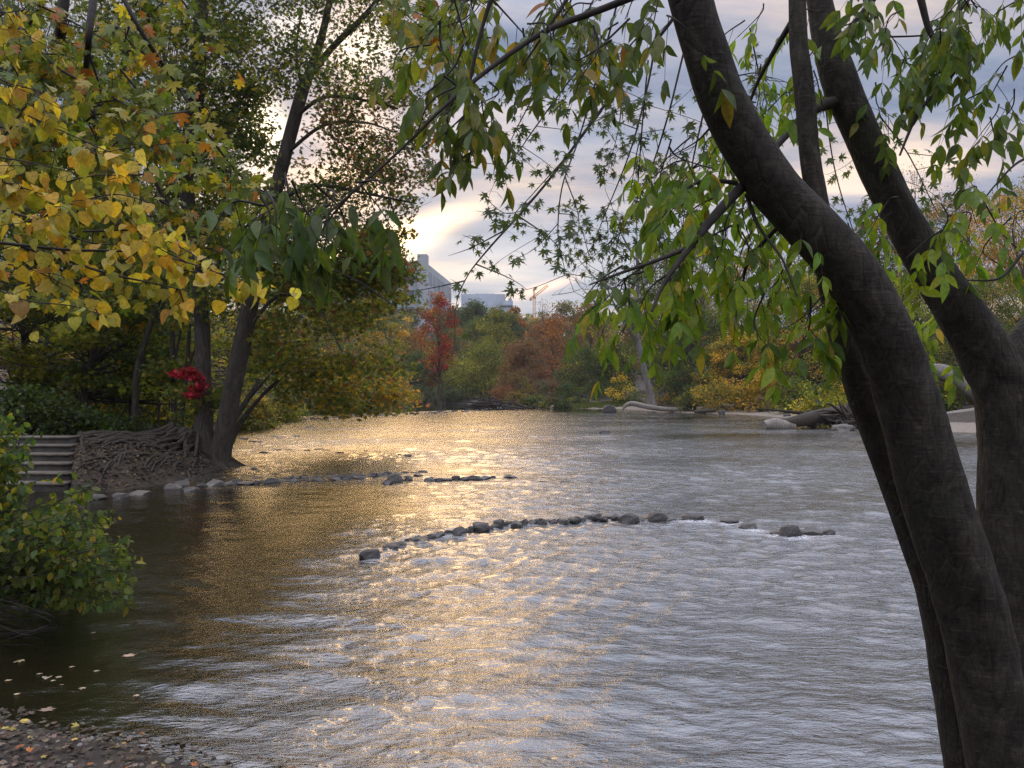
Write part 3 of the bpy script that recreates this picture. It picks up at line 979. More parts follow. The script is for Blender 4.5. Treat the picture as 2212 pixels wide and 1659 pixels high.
for i, (u, d, vt, hw, pal, lab) in enumerate([
    (1085, 135, 838, 30, [(BROWN, 3), (RUST, 1)], 'twiggy brown shrub behind the driftwood pile on the spit'),
    (1130, 140, 800, 30, [(BROWN, 2), (OLIVE, 1)], 'tall brown shrub on the spit right of the driftwood pile'),
    (1180, 142, 820, 30, [(GREYG, 2), (BROWN, 2)], 'dull grey brown shrub in the middle of the spit'),
    (1225, 140, 828, 30, [(DGREEN, 2), (GREEN, 1)], 'dark shrub on the grassy shore before the hollow'),
    (1290, 142, 822, 34, [(DGREEN, 3)], 'very dark shrub filling the hollow by the sandbar'),
    (1345, 132, 815, 30, [(GREEN, 2), (YELLOW, 1)], 'yellow tinged shrub left of the pale forked trunk'),
    (1440, 122, 812, 34, [(YGREEN, 2), (GREEN, 1), (GOLD, 1)], 'yellow green shrub right of the pale forked trunk'),
    (1112, 127, 850, 26, [(BROWN, 3), (OLIVE, 2)], 'low brown shrub growing at the right end of the stick heap'),
    (1160, 126, 856, 26, [(OLIVE, 2), (DGREEN, 2)], 'low olive shrub on the bare sand of the spit'),
    (1200, 127, 860, 24, [(DGREEN, 3), (BROWN, 1)], 'low dark shrub on the sand of the spit, right of the olive one'),
    (1240, 136, 864, 24, [(OLIVE, 1), (DGREEN, 2)], 'low mossy shrub on the grassy shore'),
]):
    px_tree('shrub', lab, u, d, vt, hw, pal, nleaf=1500, nclump=18, z0=0.05, trunk=0.06, cat='shrub', leaf=0.32)

# the wood that covers the slopes behind them, one mass
hw_ = Mesh()
HP = [[(DGREEN, 3), (GREEN, 2)], [(OLIVE, 3), (GREEN, 1)], [(BROWN, 2), (RUST, 1)], [(GREYG, 2), (OLIVE, 1)], [(GOLD, 1), (OLIVE, 2)], [(GREEN, 2), (OLIVE, 1)]]
for i in range(330):
    if i < 150: x, y = rng.uniform(-110, 70), rng.uniform(222, 400)
    elif i < 250: x, y = rng.uniform(40, 190), rng.uniform(95, 330)
    else: x, y = rng.uniform(-170, -55), rng.uniform(90, 330)
    z = gz(x, y); hh = rng.uniform(8, 13); cr_ = rng.uniform(4, 6.5)
    pal_ = HP[rng.integers(0, 6)]
    for k in range(9):
        c = np.array((x, y, z + hh * rng.uniform(.15, .85))) + rng.normal(0, cr_ * .42, 3) * (1, 1, .4)
        clump_leaves(hw_, c, cr_ * .5, 62, 'quad', 1.05, pick(62, [(pick(1, pal_, .15)[0], 1)], .2))
tag(hw_.build('woodland', M_FAR), 'mass of autumn woodland covering the slopes behind the single trees', 'woodland', kind='stuff')

# right bank
right = [
    ('tall olive tree with thin top behind the hanging ash leaves', 1450, 150, 520, 75, [(OLIVE, 2), (GREEN, 2), (BROWN, 1)], 0.3, 'quad'),
    ('brownish sparse tree showing sky right of the pale forked trunk', 1520, 170, 500, 70, [(BROWN, 1), (OLIVE, 2), (YGREEN, 1)], 0.3, 'quad'),
    ('dark green tree over the right end of the sandbar', 1500, 118, 660, 75, [(DGREEN, 3), (GREEN, 2)], 0.1, 'quad'),
    ('bright yellow low tree behind the long pale log', 1600, 108, 720, 62, [(YELLOW, 1), (GOLD, 2), (OLIVE, 4)], 0.06, 'quad'),
    ('olive tree with orange tints behind the bright yellow one', 1640, 135, 530, 85, [(OLIVE, 3), (GOLD, 1), (GREEN, 1)], 0.2, 'quad'),
    ('green tree with yellow patches left of the leaning trunks', 1740, 100, 590, 85, [(GREEN, 2), (YGREEN, 2), (GOLD, 1)], 0.1, 'quad'),
    ('brown topped tree rising between the leaning trunks', 1800, 130, 505, 75, [(BROWN, 1), (GOLD, 1), (GREEN, 2), (OLIVE, 2)], 0.25, 'quad'),
    ('green tree between the two right hand trunks', 1960, 78, 600, 90, [(GREEN, 3), (YGREEN, 2)], 0.1, 'quad'),
    ('orange and brown tree at the right, tall with broken crown', 2060, 110, 415, 90, [(BROWN, 2), (GOLD, 2), (OLIVE, 2), (YGREEN, 1)], 0.25, 'quad'),
    ('golden orange tree at the far right edge', 2200, 85, 400, 120, [(GOLD, 3), (ORANGE, 1), (OLIVE, 2)], 0.15, 'quad'),
    ('pale green leafy tree low at the right behind the vertical trunk', 2120, 66, 600, 100, [(GREEN, 2), (GREYG, 2), (YGREEN, 1)], 0.1, 'quad'),
    ('tall green gold tree beyond the right frame edge trees', 2290, 95, 330, 120, [(GOLD, 2), (GREEN, 2)], 0.15, 'quad'),
    ('olive tree at right behind the yellow green thicket', 1880, 120, 470, 70, [(OLIVE, 3), (BROWN, 2)], 0.2, 'quad'),
]
for i, (lab, u, d, vt, hw, pal, z0, tp) in enumerate(right):
    px_tree('autumn_tree', lab, u, d, vt, hw, pal, nleaf=17000, nclump=120, wide=1.45, z0=z0 * 0.6, trunk=0.28, group='trees of the right bank', leaf=d * 4.4 / FPX, tpl=tp, clump_r=hw * d / FPX * 0.33, profile=0.85)
for i, (u, d, vt, hw, n, lab) in enumerate([(1985, 125, 335, 60, 1100, 'nearly bare tree with fine twigs right of the forked trunks'),
                                            (2090, 140, 360, 50, 500, 'bare upright twigs above the orange crown'),
                                            (1400, 175, 560, 60, 900, 'thin grey tree against the sky left of ash leaves')]):
    px_tree('bare_tree', lab, u, d, vt, hw, [(BROWN, 2), (GOLD, 1)], nleaf=n, nclump=80, z0=0.35, trunk=0.25, leaf=0.26, bark=M_TWIG)
for i, (u, d, vt, hw, pal, lab) in enumerate([
    (1560, 96, 825, 50, [(GOLD, 2), (OLIVE, 2)], 'golden shrub behind the pale logs'),
    (1650, 92, 805, 50, [(GOLD, 2), (OLIVE, 2)], 'olive gold shrub right of the pale logs'),
    (1720, 84, 820, 40, [(GREEN, 2), (YGREEN, 1)], 'green shrub at the back of the beach'),
    (1500, 100, 835, 35, [(DGREEN, 2), (OLIVE, 1)], 'dark low shrub behind the longest log'),
    (1780, 64, 835, 45, [(YGREEN, 2), (GREEN, 1), (YELLOW, 1)], 'yellow green shrub growing by the uprooted stump'),
    (1840, 60, 800, 50, [(YELLOW, 1), (OLIVE, 2), (YGREEN, 2)], 'bright yellow leaved shrub beside the leaning trunk'),
    (2010, 62, 800, 50, [(GREEN, 1), (GREYG, 1), (YELLOW, 1)], 'green shrub above the beach between the trunks'),
    (2080, 70, 830, 60, [(BROWN, 2), (OLIVE, 2)], 'brown undergrowth shrub above the beach'),
]):
    px_tree('shrub', lab, u, d, vt, hw, pal, nleaf=2600, nclump=26, z0=0.04, trunk=0.05, cat='shrub', leaf=0.22 + d * 0.0008, tpl='oval')

# pale forked tree standing on the sandbar's back edge
t = thing('pale_trunk_tree', 'pale grey tree with bent forked trunk standing behind the bleached log', 'tree', P(1408, 878, 112))
w = Mesh()
tube(w, [P(1410, 884, 112), P(1405, 850, 112), P(1385, 770, 112), P(1372, 690, 112), P(1378, 610, 112), P(1372, 520, 113)], [0.75, 0.5, 0.42, 0.36, 0.26, 0.08], 10, 26, 0.06)
for pl, r0 in (([(1384, 765), (1350, 690), (1318, 640), (1300, 570)], .32), ([(1372, 690), (1330, 630), (1285, 600), (1250, 560)], .26), ([(1375, 640), (1420, 570), (1440, 500)], .26),
               ([(1372, 560), (1340, 500), (1320, 440)], .18), ([(1335, 660), (1280, 650), (1240, 630)], .15), ([(1376, 600), (1400, 520), (1395, 440)], .15)):
    tube(w, [P(a, b_, 112 + rng.uniform(-3, 3)) for a, b_ in pl], list(np.linspace(r0, 0.03, len(pl))), 5, 12)
    for _ in range(10):
        a, b_ = pl[rng.integers(1, len(pl))]
        q = P(a, b_, 112)
        tube(w, [q, q + rng.normal(0, 1.6, 3) + (0, 0, 0.8), q + rng.normal(0, 2.6, 3) + (0, 0, 1.5)], [0.06, 0.035, 0.015], 3, 5)
w.build('trunk', M_PALE, t, True, t.location)
cr = Mesh()
for _ in range(60):
    c = P(rng.uniform(1240, 1440), rng.uniform(470, 790), 112 + rng.uniform(-4, 4))
    clump_leaves(cr, c, 1.1, 28, 'quad', 0.24, pick(28, [(GREEN, 2), (OLIVE, 2), (YELLOW, 1)]))
cr.build('crown', M_FAR, t, False, t.location)
print('far done')

# ------------------------------------------------------------------ left bank wood
# understorey: low spreading crowns of dull green and yellow
left = [
    (-120, 26, 150, 260, [(GREEN, 3), (OLIVE, 2), (YGREEN, 2)], 'green understorey tree at the left edge behind the bush'),
    (60, 33, 300, 240, [(GREEN, 2), (YGREEN, 3), (OLIVE, 2), (YELLOW, .5)], 'yellow green tree left of the steps, crown over its thin stems'),
    (180, 29, 420, 190, [(GREEN, 3), (YGREEN, 2), (GOLD, .4)], 'slim tree with bent trunk behind the concrete steps'),
    (290, 31, 500, 200, [(GREEN, 3), (YGREEN, 2), (OLIVE, 2)], 'slim dark tree standing between steps and flared tree'),
    (120, 46, 60, 230, [(OLIVE, 2), (YGREEN, 2), (DGREEN, 1)], 'golden green tree deeper in the wood at the left'),
    (330, 50, 260, 200, [(DGREEN, 3), (OLIVE, 2)], 'dark green tree deep in the wood behind the paired trunks'),
    (480, 62, 520, 200, [(OLIVE, 2), (GREEN, 2), (GOLD, 1)], 'olive tree behind the leaning trunk by the riffle'),
    (620, 78, 560, 150, [(OLIVE, 3), (BROWN, 1), (GREEN, 1)], 'olive brown tree overhanging the riffle on the left shore'),
    (720, 105, 600, 120, [(GREEN, 2), (OLIVE, 2), (RUST, 1)], 'green and rust tree further along the left shore'),
    (800, 135, 640, 90, [(OLIVE, 2), (GOLD, 2), (RUST, 1)], 'gold and olive tree on the left shore nearest the calm pool'),
    (60, 40, -720, 300, [(DGREEN, 3), (GREEN, 3), (OLIVE, 1)], 'very tall tree high above the steps, crown mostly over the frame top'),
    (350, 46, -620, 170, [(DGREEN, 3), (GREEN, 3), (OLIVE, 1)], 'very tall tree standing deep behind the flared tree, crown high up'),
    (-160, 30, -800, 240, [(DGREEN, 3), (GREEN, 3), (OLIVE, 1)], 'very tall tree at the far left edge, crown above the bush'),
    (-60, 60, -250, 260, [(DGREEN, 2), (GREEN, 2)], 'tall dark green tree in the depth of the wood at left'),
    (230, 70, 20, 240, [(DGREEN, 2), (GREEN, 1), (OLIVE, 1)], 'tall dark tree in the depth of the wood behind the steps'),
    (430, 85, 330, 200, [(DGREEN, 2), (OLIVE, 1)], 'tall dark tree in the depth behind the flared tree'),
]
for i, (u, d, vt, hw, pal, lab) in enumerate(left):
    near_ = d < 48
    px_tree('understorey_tree', lab, u, d, vt, hw, pal, nleaf=9000 if near_ else 8000, nclump=85 if near_ else 70, z0=0.16 if near_ else 0.02, trunk=0.13 if near_ else 0.22,
            tpl='star' if near_ else 'oval', leaf=0.17 if near_ else d * 0.0034, group='trees of the left wood', flat=0.4, clump_r=hw * d / FPX * 0.26, mat=M_LEAF, profile=0.6)
for i, (u, d, vt, hw, pal, lab) in enumerate([
    (180, 25.5, 900, 90, [(DGREEN, 2), (GREEN, 1)], 'low dark bush behind the top of the steps'),
    (60, 24, 850, 90, [(DGREEN, 2), (GREEN, 1)], 'dark bush left of the steps in deep shade'),
    (250, 33, 860, 120, [(GREEN, 2), (OLIVE, 1), (YELLOW, 1)], 'yellow dotted bush in the middle of the wood floor'),
    (350, 36, 870, 100, [(OLIVE, 2), (YGREEN, 2)], 'yellow green bush behind the paired trunks'),
    (120, 38, 840, 110, [(DGREEN, 2), (OLIVE, 1)], 'wide dark bush behind the bent trunk'),
    (545, 52, 860, 40, [(OLIVE, 2), (GOLD, 1)], 'small olive bush on shore beside the small leaning trunk'),
    (590, 66, 862, 50, [(OLIVE, 2), (YGREEN, 1)], 'pale bush hanging over the riffle at the shore'),
    (400, 46, 860, 100, [(GREEN, 2), (DGREEN, 1)], 'green bush seen between paired and flared trunks'),
    (680, 92, 850, 60, [(OLIVE, 2), (DGREEN, 2)], 'dark olive bush along the shore of the far riffle'),
    (760, 120, 856, 50, [(DGREEN, 3), (OLIVE, 1)], 'dark bush along the shore before the calm pool'),
    (840, 160, 852, 40, [(DGREEN, 3), (GREYG, 1)], 'dark bush at the left side of the calm pool'),
]):
    px_tree('bush', lab, u, d, vt, hw, pal, nleaf=3600, nclump=34, z0=0.02, trunk=0.04, cat='bush', leaf=0.13 + d * 0.0015, tpl='oval', mat=M_LEAF)

# two tall riverside trees with the flared, rooty base
def custom_tree(name, label, polys, clumps, bark=M_BARK2, leaf_m=M_LEAF, cat='tree', sides=14):
    loc = P(*polys[0][0][:3])
    t = thing(name, label, cat, loc)
    w = Mesh(); br = Mesh(); nb_ = 0
    for k, pl in enumerate(polys):
        pts = [P(a, b_, d) for a, b_, d, _ in pl]
        rr = [wd * d / FPX / 2 for a, b_, d, wd in pl]
        if k == 0:
            tube(w, pts, rr, sides, 40, 0.07)
        else:
            nb_ += 1
            tube(br, pts, rr, 7, 14, 0.03)
    w.build('trunk', bark, t, True, loc)
    if nb_: br.build('branches', bark, t, True, loc)
    cr = Mesh()
    for (u0, v0, u1, v1, d0, d1, n, r, per, tpl, leaf, pal) in clumps:
        for _ in range(n):
            c = P(rng.uniform(u0, u1), rng.uniform(v0, v1), rng.uniform(d0, d1))
            clump_leaves(cr, c, r * rng.uniform(0.6, 1.3), per, tpl, leaf, pick(per, pal, 0.2), 0.5)
            tw = c + rng.normal(0, r, 3) * (1, 1, .5)
            tube(cr, [c + (0, 0, -r * .2), tw], [0.012, 0.004], 3, None, 0, False)
            cr.c[-1][:] = (0.05, 0.04, 0.03)
    cr.build('crown', leaf_m, t, False, loc)
    return t


TALL = [(DGREEN, 4), (GREEN, 3), (OLIVE, 2), (YGREEN, 1)]
custom_tree('tall_riverside_tree', 'tall straight tree with flared base at water edge, left one of the two', [
    [(436, 1016, 24.6, 74), (438, 985, 24.6, 46), (440, 900, 24.7, 37), (438, 800, 24.8, 34), (436, 700, 25, 32), (424, 560, 25, 30), (404, 420, 25, 29), (402, 350, 25, 28), (418, 200, 25, 26), (430, 60, 25, 24), (432, -260, 25, 12)],
    [(404, 410, 25, 13), (428, 300, 25, 13), (438, 150, 25, 12), (450, -60, 25, 9)],
    [(420, 560, 25, 14), (360, 440, 24, 9), (300, 330, 23, 5)], [(430, 620, 25, 12), (520, 520, 24, 7), (580, 440, 23, 4)],
    [(403, 380, 25, 9), (500, 250, 26, 6), (560, 160, 26, 3)], [(430, 250, 25, 8), (340, 120, 24, 5), (300, 20, 24, 3)], [(432, 100, 25, 8), (520, 0, 26, 5)]],
    [(170, -60, 560, 340, 22, 29, 110, 1.0, 110, 'star', 0.12, TALL), (320, 340, 620, 640, 23, 28, 50, 1.0, 150, 'star', 0.14, TALL),
     (-150, -400, 700, -60, 21, 31, 70, 1.6, 200, 'star', 0.17, TALL), (430, 40, 560, 330, 24, 28, 26, 0.9, 190, 'star', 0.13, TALL)])
custom_tree('leaning_riverside_tree', 'tall tree leaning right over the river, right one of the two', [
    [(468, 1014, 24.3, 66), (476, 980, 24.3, 46), (500, 850, 24.0, 40), (528, 720, 23.6, 36), (560, 560, 23.2, 32), (605, 380, 23, 28), (650, 210, 23, 26), (672, 150, 23, 20), (700, 60, 23, 15), (735, -120, 23, 9)],
    [(664, 170, 23, 16), (720, 100, 23, 14), (800, 20, 23, 12), (870, -80, 23, 8)], [(655, 200, 23, 9), (640, 110, 23, 6), (652, 20, 23, 4)],
    [(640, 250, 23, 9), (700, 210, 22, 8), (780, 215, 22, 6), (860, 235, 22, 4)], [(620, 330, 23, 9), (700, 270, 22, 7), (790, 265, 22, 5), (850, 285, 22, 3)],
    [(590, 440, 23, 11), (680, 400, 22, 8), (800, 420, 22, 6), (900, 440, 22, 3)], [(560, 560, 23.2, 10), (650, 560, 22, 7), (760, 600, 22, 5), (850, 660, 22, 3)],
    [(528, 720, 23.6, 10), (600, 640, 23, 7), (680, 660, 22, 5), (740, 760, 22, 3)]],
    [(560, -60, 900, 200, 20, 26, 74, 0.9, 85, 'star', 0.105, TALL), (690, 200, 940, 400, 20, 25, 58, 0.9, 85, 'star', 0.105, [(DGREEN, 3), (OLIVE, 2), (BROWN, 2), (RUST, 1)]),
     (560, 330, 820, 640, 21, 26, 60, 1.0, 110, 'star', 0.12, TALL), (540, 560, 860, 800, 22, 30, 66, 1.0, 130, 'star', 0.15, [(GREEN, 3), (OLIVE, 4), (YGREEN, 2), (RUST, 1)]),
     (600, 780, 850, 880, 26, 34, 26, 1.0, 150, 'star', 0.17, [(OLIVE, 3), (GOLD, 1), (GREEN, 2)]), (750, 520, 885, 640, 22, 26, 34, 0.6, 90, 'star', 0.125, [(OLIVE, 3), (GREEN, 3), (RUST, 1)]), (790, 420, 880, 560, 20, 25, 14, 0.6, 90, 'star', 0.12, [(OLIVE, 2), (GREEN, 2), (RUST, 1)]),
     (720, 820, 870, 870, 28, 34, 12, 0.9, 150, 'star', 0.16, [(GOLD, 2), (OLIVE, 3), (RUST, 1)]), (700, -300, 1000, -60, 20, 28, 30, 1.3, 160, 'star', 0.15, TALL)])
for nm, lab, pl in [
    ('slim_tree', 'slim straight trunk, left one of the pair beside the flared tree', [(372, 972, 26.6, 17), (376, 900, 26.6, 13), (374, 800, 26.7, 12), (370, 640, 26.8, 9)]),
    ('slim_tree', 'slim trunk curving right behind the red leaves, right one of the pair', [(386, 978, 26.2, 15), (392, 900, 26.2, 11), (402, 810, 26.2, 10), (410, 700, 26.3, 8)]),
    ('sapling', 'thin forked sapling left of the paired slim trunks', [(340, 968, 29, 6), (344, 880, 29, 5), (356, 780, 29, 4)]),
    ('sapling', 'thin sapling leaning right in front of the yellow bush', [(350, 968, 28, 5), (366, 880, 28, 4), (360, 820, 28, 3)]),
    ('leaning_tree', 'thin brown trunk leaning far out over the riffle', [(490, 968, 26.5, 20), (515, 920, 27, 14), (560, 862, 28, 8), (600, 820, 29, 4)]),
    ('leaning_tree', 'dark trunk leaning out just behind the thin brown one', [(474, 975, 27.5, 20), (500, 915, 28, 15), (530, 870, 29, 12), (560, 820, 30, 6)]),
    ('slim_tree', 'dark curving trunk standing right behind the steps', [(182, 972, 28, 16), (184, 880, 28, 13), (182, 830, 28, 12), (200, 770, 28, 11), (230, 660, 28, 8)]),
    ('slim_tree', 'dark curving trunk midway between steps and flared tree', [(288, 974, 27, 18), (292, 880, 27, 14), (296, 800, 27, 13), (320, 720, 27, 11), (360, 600, 27, 8)]),
    ('leaning_tree', 'short dark trunk leaning left from the foot of flared tree', [(400, 985, 25.5, 20), (412, 940, 26, 14), (440, 900, 26.5, 8)]),
]:
    custom_tree(nm, lab, [pl, [(pl[-2][0], pl[-2][1], pl[-2][2], pl[-2][3] * .6), (pl[-1][0] + 40, pl[-1][1] - 30, pl[-1][2], 3)]],
                [(pl[-1][0] - 60, pl[-1][1] - 60, pl[-1][0] + 60, pl[-1][1] + 20, pl[-1][2] - 2, pl[-1][2] + 2, 6, 0.8, 110, 'star', 0.15, [(GREEN, 2), (OLIVE, 1), (YGREEN, 1)])], sides=10)
t = Mesh()
for (u, v, r, n) in [(395, 808, .33, 120), (410, 800, .30, 110), (425, 815, .28, 110), (436, 830, .24, 80), (376, 806, .2, 60), (418, 850, .30, 130), (428, 838, .26, 90)]:
    clump_leaves(t, P(u, v, 24), r, n, 'star', 0.11, pick(n, [(CRIMSON, 3), ((0.30, 0.025, 0.04), 3), (RED, 1), ((0.16, 0.02, 0.03), 1)], .3), 0.45)
tw = thing('red_leaved_spray', 'bright crimson leaf spray hanging in front of the paired slim trunks', 'branch', P(410, 800, 24))
t.build('leaves', M_LEAF, tw, False, tw.location)
t = Mesh()
tube(t, [P(440, 790, 24.5), P(410, 800, 24), P(385, 803, 24)], [.02, .012, .005], 5, 8)
tube(t, [P(425, 795, 24.1), P(432, 825, 24), P(420, 850, 24)], [.014, .01, .004], 5, 8)
t.build('twig', M_TWIG, tw, True, tw.location)

# exposed roots on the cut bank
rt = thing('exposed_roots', 'tangle of bare grey roots spilling over the cut bank left of the flared tree', 'roots', P(420, 1000, 23.5))
w = Mesh()
C0 = P(436, 1000, 24.5)
for i in range(170):
    an = rng.uniform(2.75, 4.75)
    L = rng.uniform(1.2, 6.0) * (1.0 if an < 4.3 else 0.5)
    r0 = rng.uniform(0.03, 0.095)
    st_ = rng.uniform(0.2, 0.9) if i < 60 else rng.uniform(1.0, 3.4)
    x, y = C0[0] + cos(an) * st_, C0[1] + sin(an) * st_ * 0.9
    pts = []; rads = []
    K = 9
    for k in range(K):
        f = k / (K - 1)
        zg = max(gz(x, y), -0.05)
        z = zg + 0.02 + 0.16 * sin(f * 9 + i) * (1 - f) * (0.4 + 0.6 * rng.uniform()) + (0.35 * (1 - f) ** 4 if i < 60 else 0)
        pts.append((x, y, z)); rads.append(r0 * (1 - 0.8 * f))
        an += rng.normal(0, 0.28)
        an = min(max(an, 2.5), 5.1)
        x += cos(an) * L / K; y += sin(an) * L / K
        if x < -0.578 * y + 0.35: x = -0.578 * y + 0.35 + rng.uniform(0, .1)
    tube(w, pts, rads, 7, 30, 0.12)
for i in range(60):
    u0 = rng.uniform(190, 430)
    # roots hanging down the cut face to the water
    y0 = 18.6 + (u0 - 190) / 240 * 3.0; x0 = P(u0, 1000, y0)[0]
    yy = y0 + rng.uniform(.8, 1.6)
    dx = rng.normal(0, .35)
    pts = []
    for f in (0, .3, .6, .85, 1.0):
        x = x0 + dx * f; y = yy - f * 1.5
        pts.append((x, y, max(gz(x, y) + .05 * sin(6 * f + i), -.08)))
    r0 = rng.uniform(0.018, 0.055)
    tube(w, pts, [r0, r0, r0 * .8, r0 * .7, r0 * .4], 6, 18, 0.12)
w.build('root', M_ROOT, rt, True, rt.location)
fl = Mesh()
TB = P(440, 985, 24.6)
for i in range(11):
    a = 2.2 + i * 0.42
    R1 = 0.20
    p0 = TB + np.array((cos(a) * R1 * .4, sin(a) * R1 * .4, 1.5))
    p1 = TB + np.array((cos(a) * R1, sin(a) * R1, 0.7))
    p2 = TB + np.array((cos(a) * 0.42, sin(a) * 0.40, 0.12))
    p3 = TB + np.array((cos(a) * 0.80, sin(a) * 0.75, -0.22))
    e = TB + np.array((cos(a) * 1.5, sin(a) * 1.4, 0)); e[2] = max(gz(e[0], e[1]), -.2) + .02
    tube(fl, [p0, p1, p2, p3, e], [.05, .14, .20, .19, .09], 10, 24, 0.08)
fb = fl.build('root_flare', M_ROOT, rt, True, rt.location)

# concrete steps down to the water
st = thing('concrete_steps', 'flight of grey concrete steps going down the bank to the water', 'steps', (-11.3, 19.5, 0.1))
ms = simple_mat('concrete', (0.10, 0.088, 0.070), (0.185, 0.168, 0.138), 6, 0.9, 0.3, 0.01)
mr = simple_mat('shaded_concrete', (0.030, 0.026, 0.021), (0.065, 0.058, 0.048), 5, 0.9, 0.3, 0.01)  # darker copy of the tread concrete, riser shade put into its colour


def box(m, x0, x1, y0, y1, z0, z1, bev=0.0):
    v = [(x0, y0, z0), (x1, y0, z0), (x1, y1, z0), (x0, y1, z0), (x0, y0, z1), (x1, y0, z1), (x1, y1, z1), (x0, y1, z1)]
    m.add(v, [(0, 3, 2, 1), (4, 5, 6, 7), (0, 1, 5, 4), (1, 2, 6, 5), (2, 3, 7, 6), (3, 0, 4, 7)])


for i in range(6):
    z1 = 0.22 + i * 0.19; y0 = 18.1 + i * 0.5
    xl, xr = -14.2, -0.578 * (18.1 + i * 0.5) - (0.12 if i == 0 else 0)
    m_ = Mesh(); box(m_, xl, xr, y0 + 0.03, y0 + 0.66, -0.2, z1 - 0.05)
    m_.build('riser', mr, st, False, st.location)
    m_ = Mesh(); box(m_, xl - 0.02, xr + 0.03, y0 - 0.01, y0 + 0.62, z1 - 0.05, z1)
    m_.build('tread', ms, st, False, st.location)
print('left done')

# ------------------------------------------------------------------ driftwood, logs, beach things
def log(name, label, pts, rads, mat=M_DRIFT, sides=10, parts=(), group=None):
    t = thing(name, label, 'log', pts[0], group)
    w = Mesh(); tube(w, pts, rads, sides, 24, 0.12)
    w.build('log_stem', mat, t, True, t.location)
    for pl, rr in parts:
        w = Mesh(); tube(w, pl, rr, 6, 12, 0.1); w.build('branch_stub', mat, t, True, t.location)
    return t


log('bleached_log', 'long bleached log with arched end lying on the sandbar tip', [P(1344, 886, 104), P(1352, 876, 104), P(1366, 872, 104), P(1400, 879, 103), P(1440, 884, 102), P(1485, 888, 101)],
    [.12, .28, .34, .36, .3, .22], parts=[([P(1366, 873, 104), P(1382, 877, 104.4), P(1400, 876, 105)], [.14, .1, .05])])
log('drift_log', 'grey log in the middle of the sandbar with a raised knot', [P(1505, 884, 97), P(1540, 880, 97), P(1580, 879, 97), P(1612, 874, 97)], [.25, .35, .33, .25])
log('drift_log', 'thick grey log end sloping up the beach', [P(1608, 884, 95), P(1632, 872, 96), P(1650, 862, 97)], [.6, .55, .4], parts=[([P(1632, 872, 96), P(1640, 868, 95), P(1662, 874, 94)], [.25, .2, .1])])
log('drift_log', 'short brown log lying beside the thick grey one', [P(1640, 886, 92), P(1670, 878, 93), P(1700, 874, 94)], [.25, .3, .2], M_ROOT)
log('drift_log', 'dark log with pale end at the left side of sandbar', [P(1500, 890, 92), P(1520, 888, 92), P(1545, 886, 93)], [.2, .28, .2], M_ROOT)
log('fallen_trunk', 'smooth pale log lying on the beach at right', [P(2010, 902, 58), P(2060, 898, 58), P(2125, 888, 58), P(2200, 880, 58)], [.28, .36, .40, .42])
log('leaning_dead_trunk', 'thick peeling dead trunk slanting down behind the vertical trunk', [P(1990, 800, 62), P(2040, 806, 61), P(2090, 830, 60), P(2140, 866, 59), P(2180, 900, 58)], [.5, .62, .75, .8, .85], M_PALE)
ru = thing('uprooted_stump', 'dark uprooted stump with tangled roots in the water off the beach', 'stump', W(1760, 925))
w = Mesh()
tube(w, [P(1668, 922, 52), P(1710, 912, 52), P(1760, 902, 53), P(1830, 890, 55), P(1880, 876, 57)], [.30, .38, .5, .55, .5], 10, 24, 0.12)
w.build('stump_stem', M_ROOT, ru, True, ru.location)
w = Mesh()
for i in range(46):
    q = P(rng.uniform(1720, 1880), rng.uniform(890, 920), 53)
    e = q + rng.normal(0, 1, 3) * (1.1, .6, .5); e2 = e + rng.normal(0, 1, 3) * (.8, .5, .35) + (0, 0, -.3)
    e[2] = max(e[2], .02); e2[2] = max(e2[2], -.1)
    tube(w, [q, e, e2], [.14, .07, .02], 5, 9, 0.1)
w.build('stump_roots', M_ROOT, ru, True, ru.location)
log('mossy_log', 'grey mossy log end pointing at the river left of the stump', [P(1650, 920, 51), P(1672, 918, 51.4), P(1712, 921, 52)], [.30, .46, .36], M_DRIFT)
stone('boulder', W(1822, 930), 1.7, .62, 'tan boulder in shallow water in front of the uprooted stump', None, True, seed=4, cat='boulder')
for i, (u, v) in enumerate([(1745, 880), (1700, 899), (1560, 893)]):
    stone('rock', W(u, v, .1), .9, .4, ['upright brown rock behind the uprooted stump', 'small rock on beach left of the stump', 'small rock at the water edge below the logs'][i], None, False, seed=i + 3, cat='rock')
dp = thing('driftwood_pile', 'heap of brown sticks and branches on the tip of the spit', 'driftwood pile', W(1070, 884))
w = Mesh()
for i in range(110):
    u = rng.normal(1062, 26); q = P(u, 884, 117); q[2] = rng.uniform(0.1, 1.5) * math.exp(-((u - 1062) / 45) ** 2)
    q[1] += rng.normal(0, 1.5)
    dd = rng.normal(0, 1, 3) * (1.6, 1, .45)
    tube(w, [q - dd, q + rng.normal(0, .15, 3), q + dd], [.05, .09, .03], 4, 6)
w.build('sticks', M_TWIG, dp, True, dp.location)
log('drift_log', 'thin grey log lying on the spit right of the stick heap', [P(1098, 868, 118), P(1120, 874, 118), P(1150, 882, 117)], [.1, .16, .12], M_ROOT)
log('dead_branch', 'bare fallen branches in the dark hollow behind the sandbar', [P(1240, 846, 138), P(1270, 858, 137), P(1320, 872, 136)], [.08, .16, .2], M_ROOT,
    parts=[([P(1270, 858, 137), P(1290, 848, 137), P(1330, 852, 137)], [.1, .08, .04]), ([P(1290, 864, 137), P(1310, 856, 137)], [.08, .03])])
log('stick', 'thin pale stick lying along the far stone line by the bank', [P(505, 1041, 20.6), P(540, 1035, 20.8), P(578, 1028, 21)], [.03, .025, .01], M_DRIFT, 6)

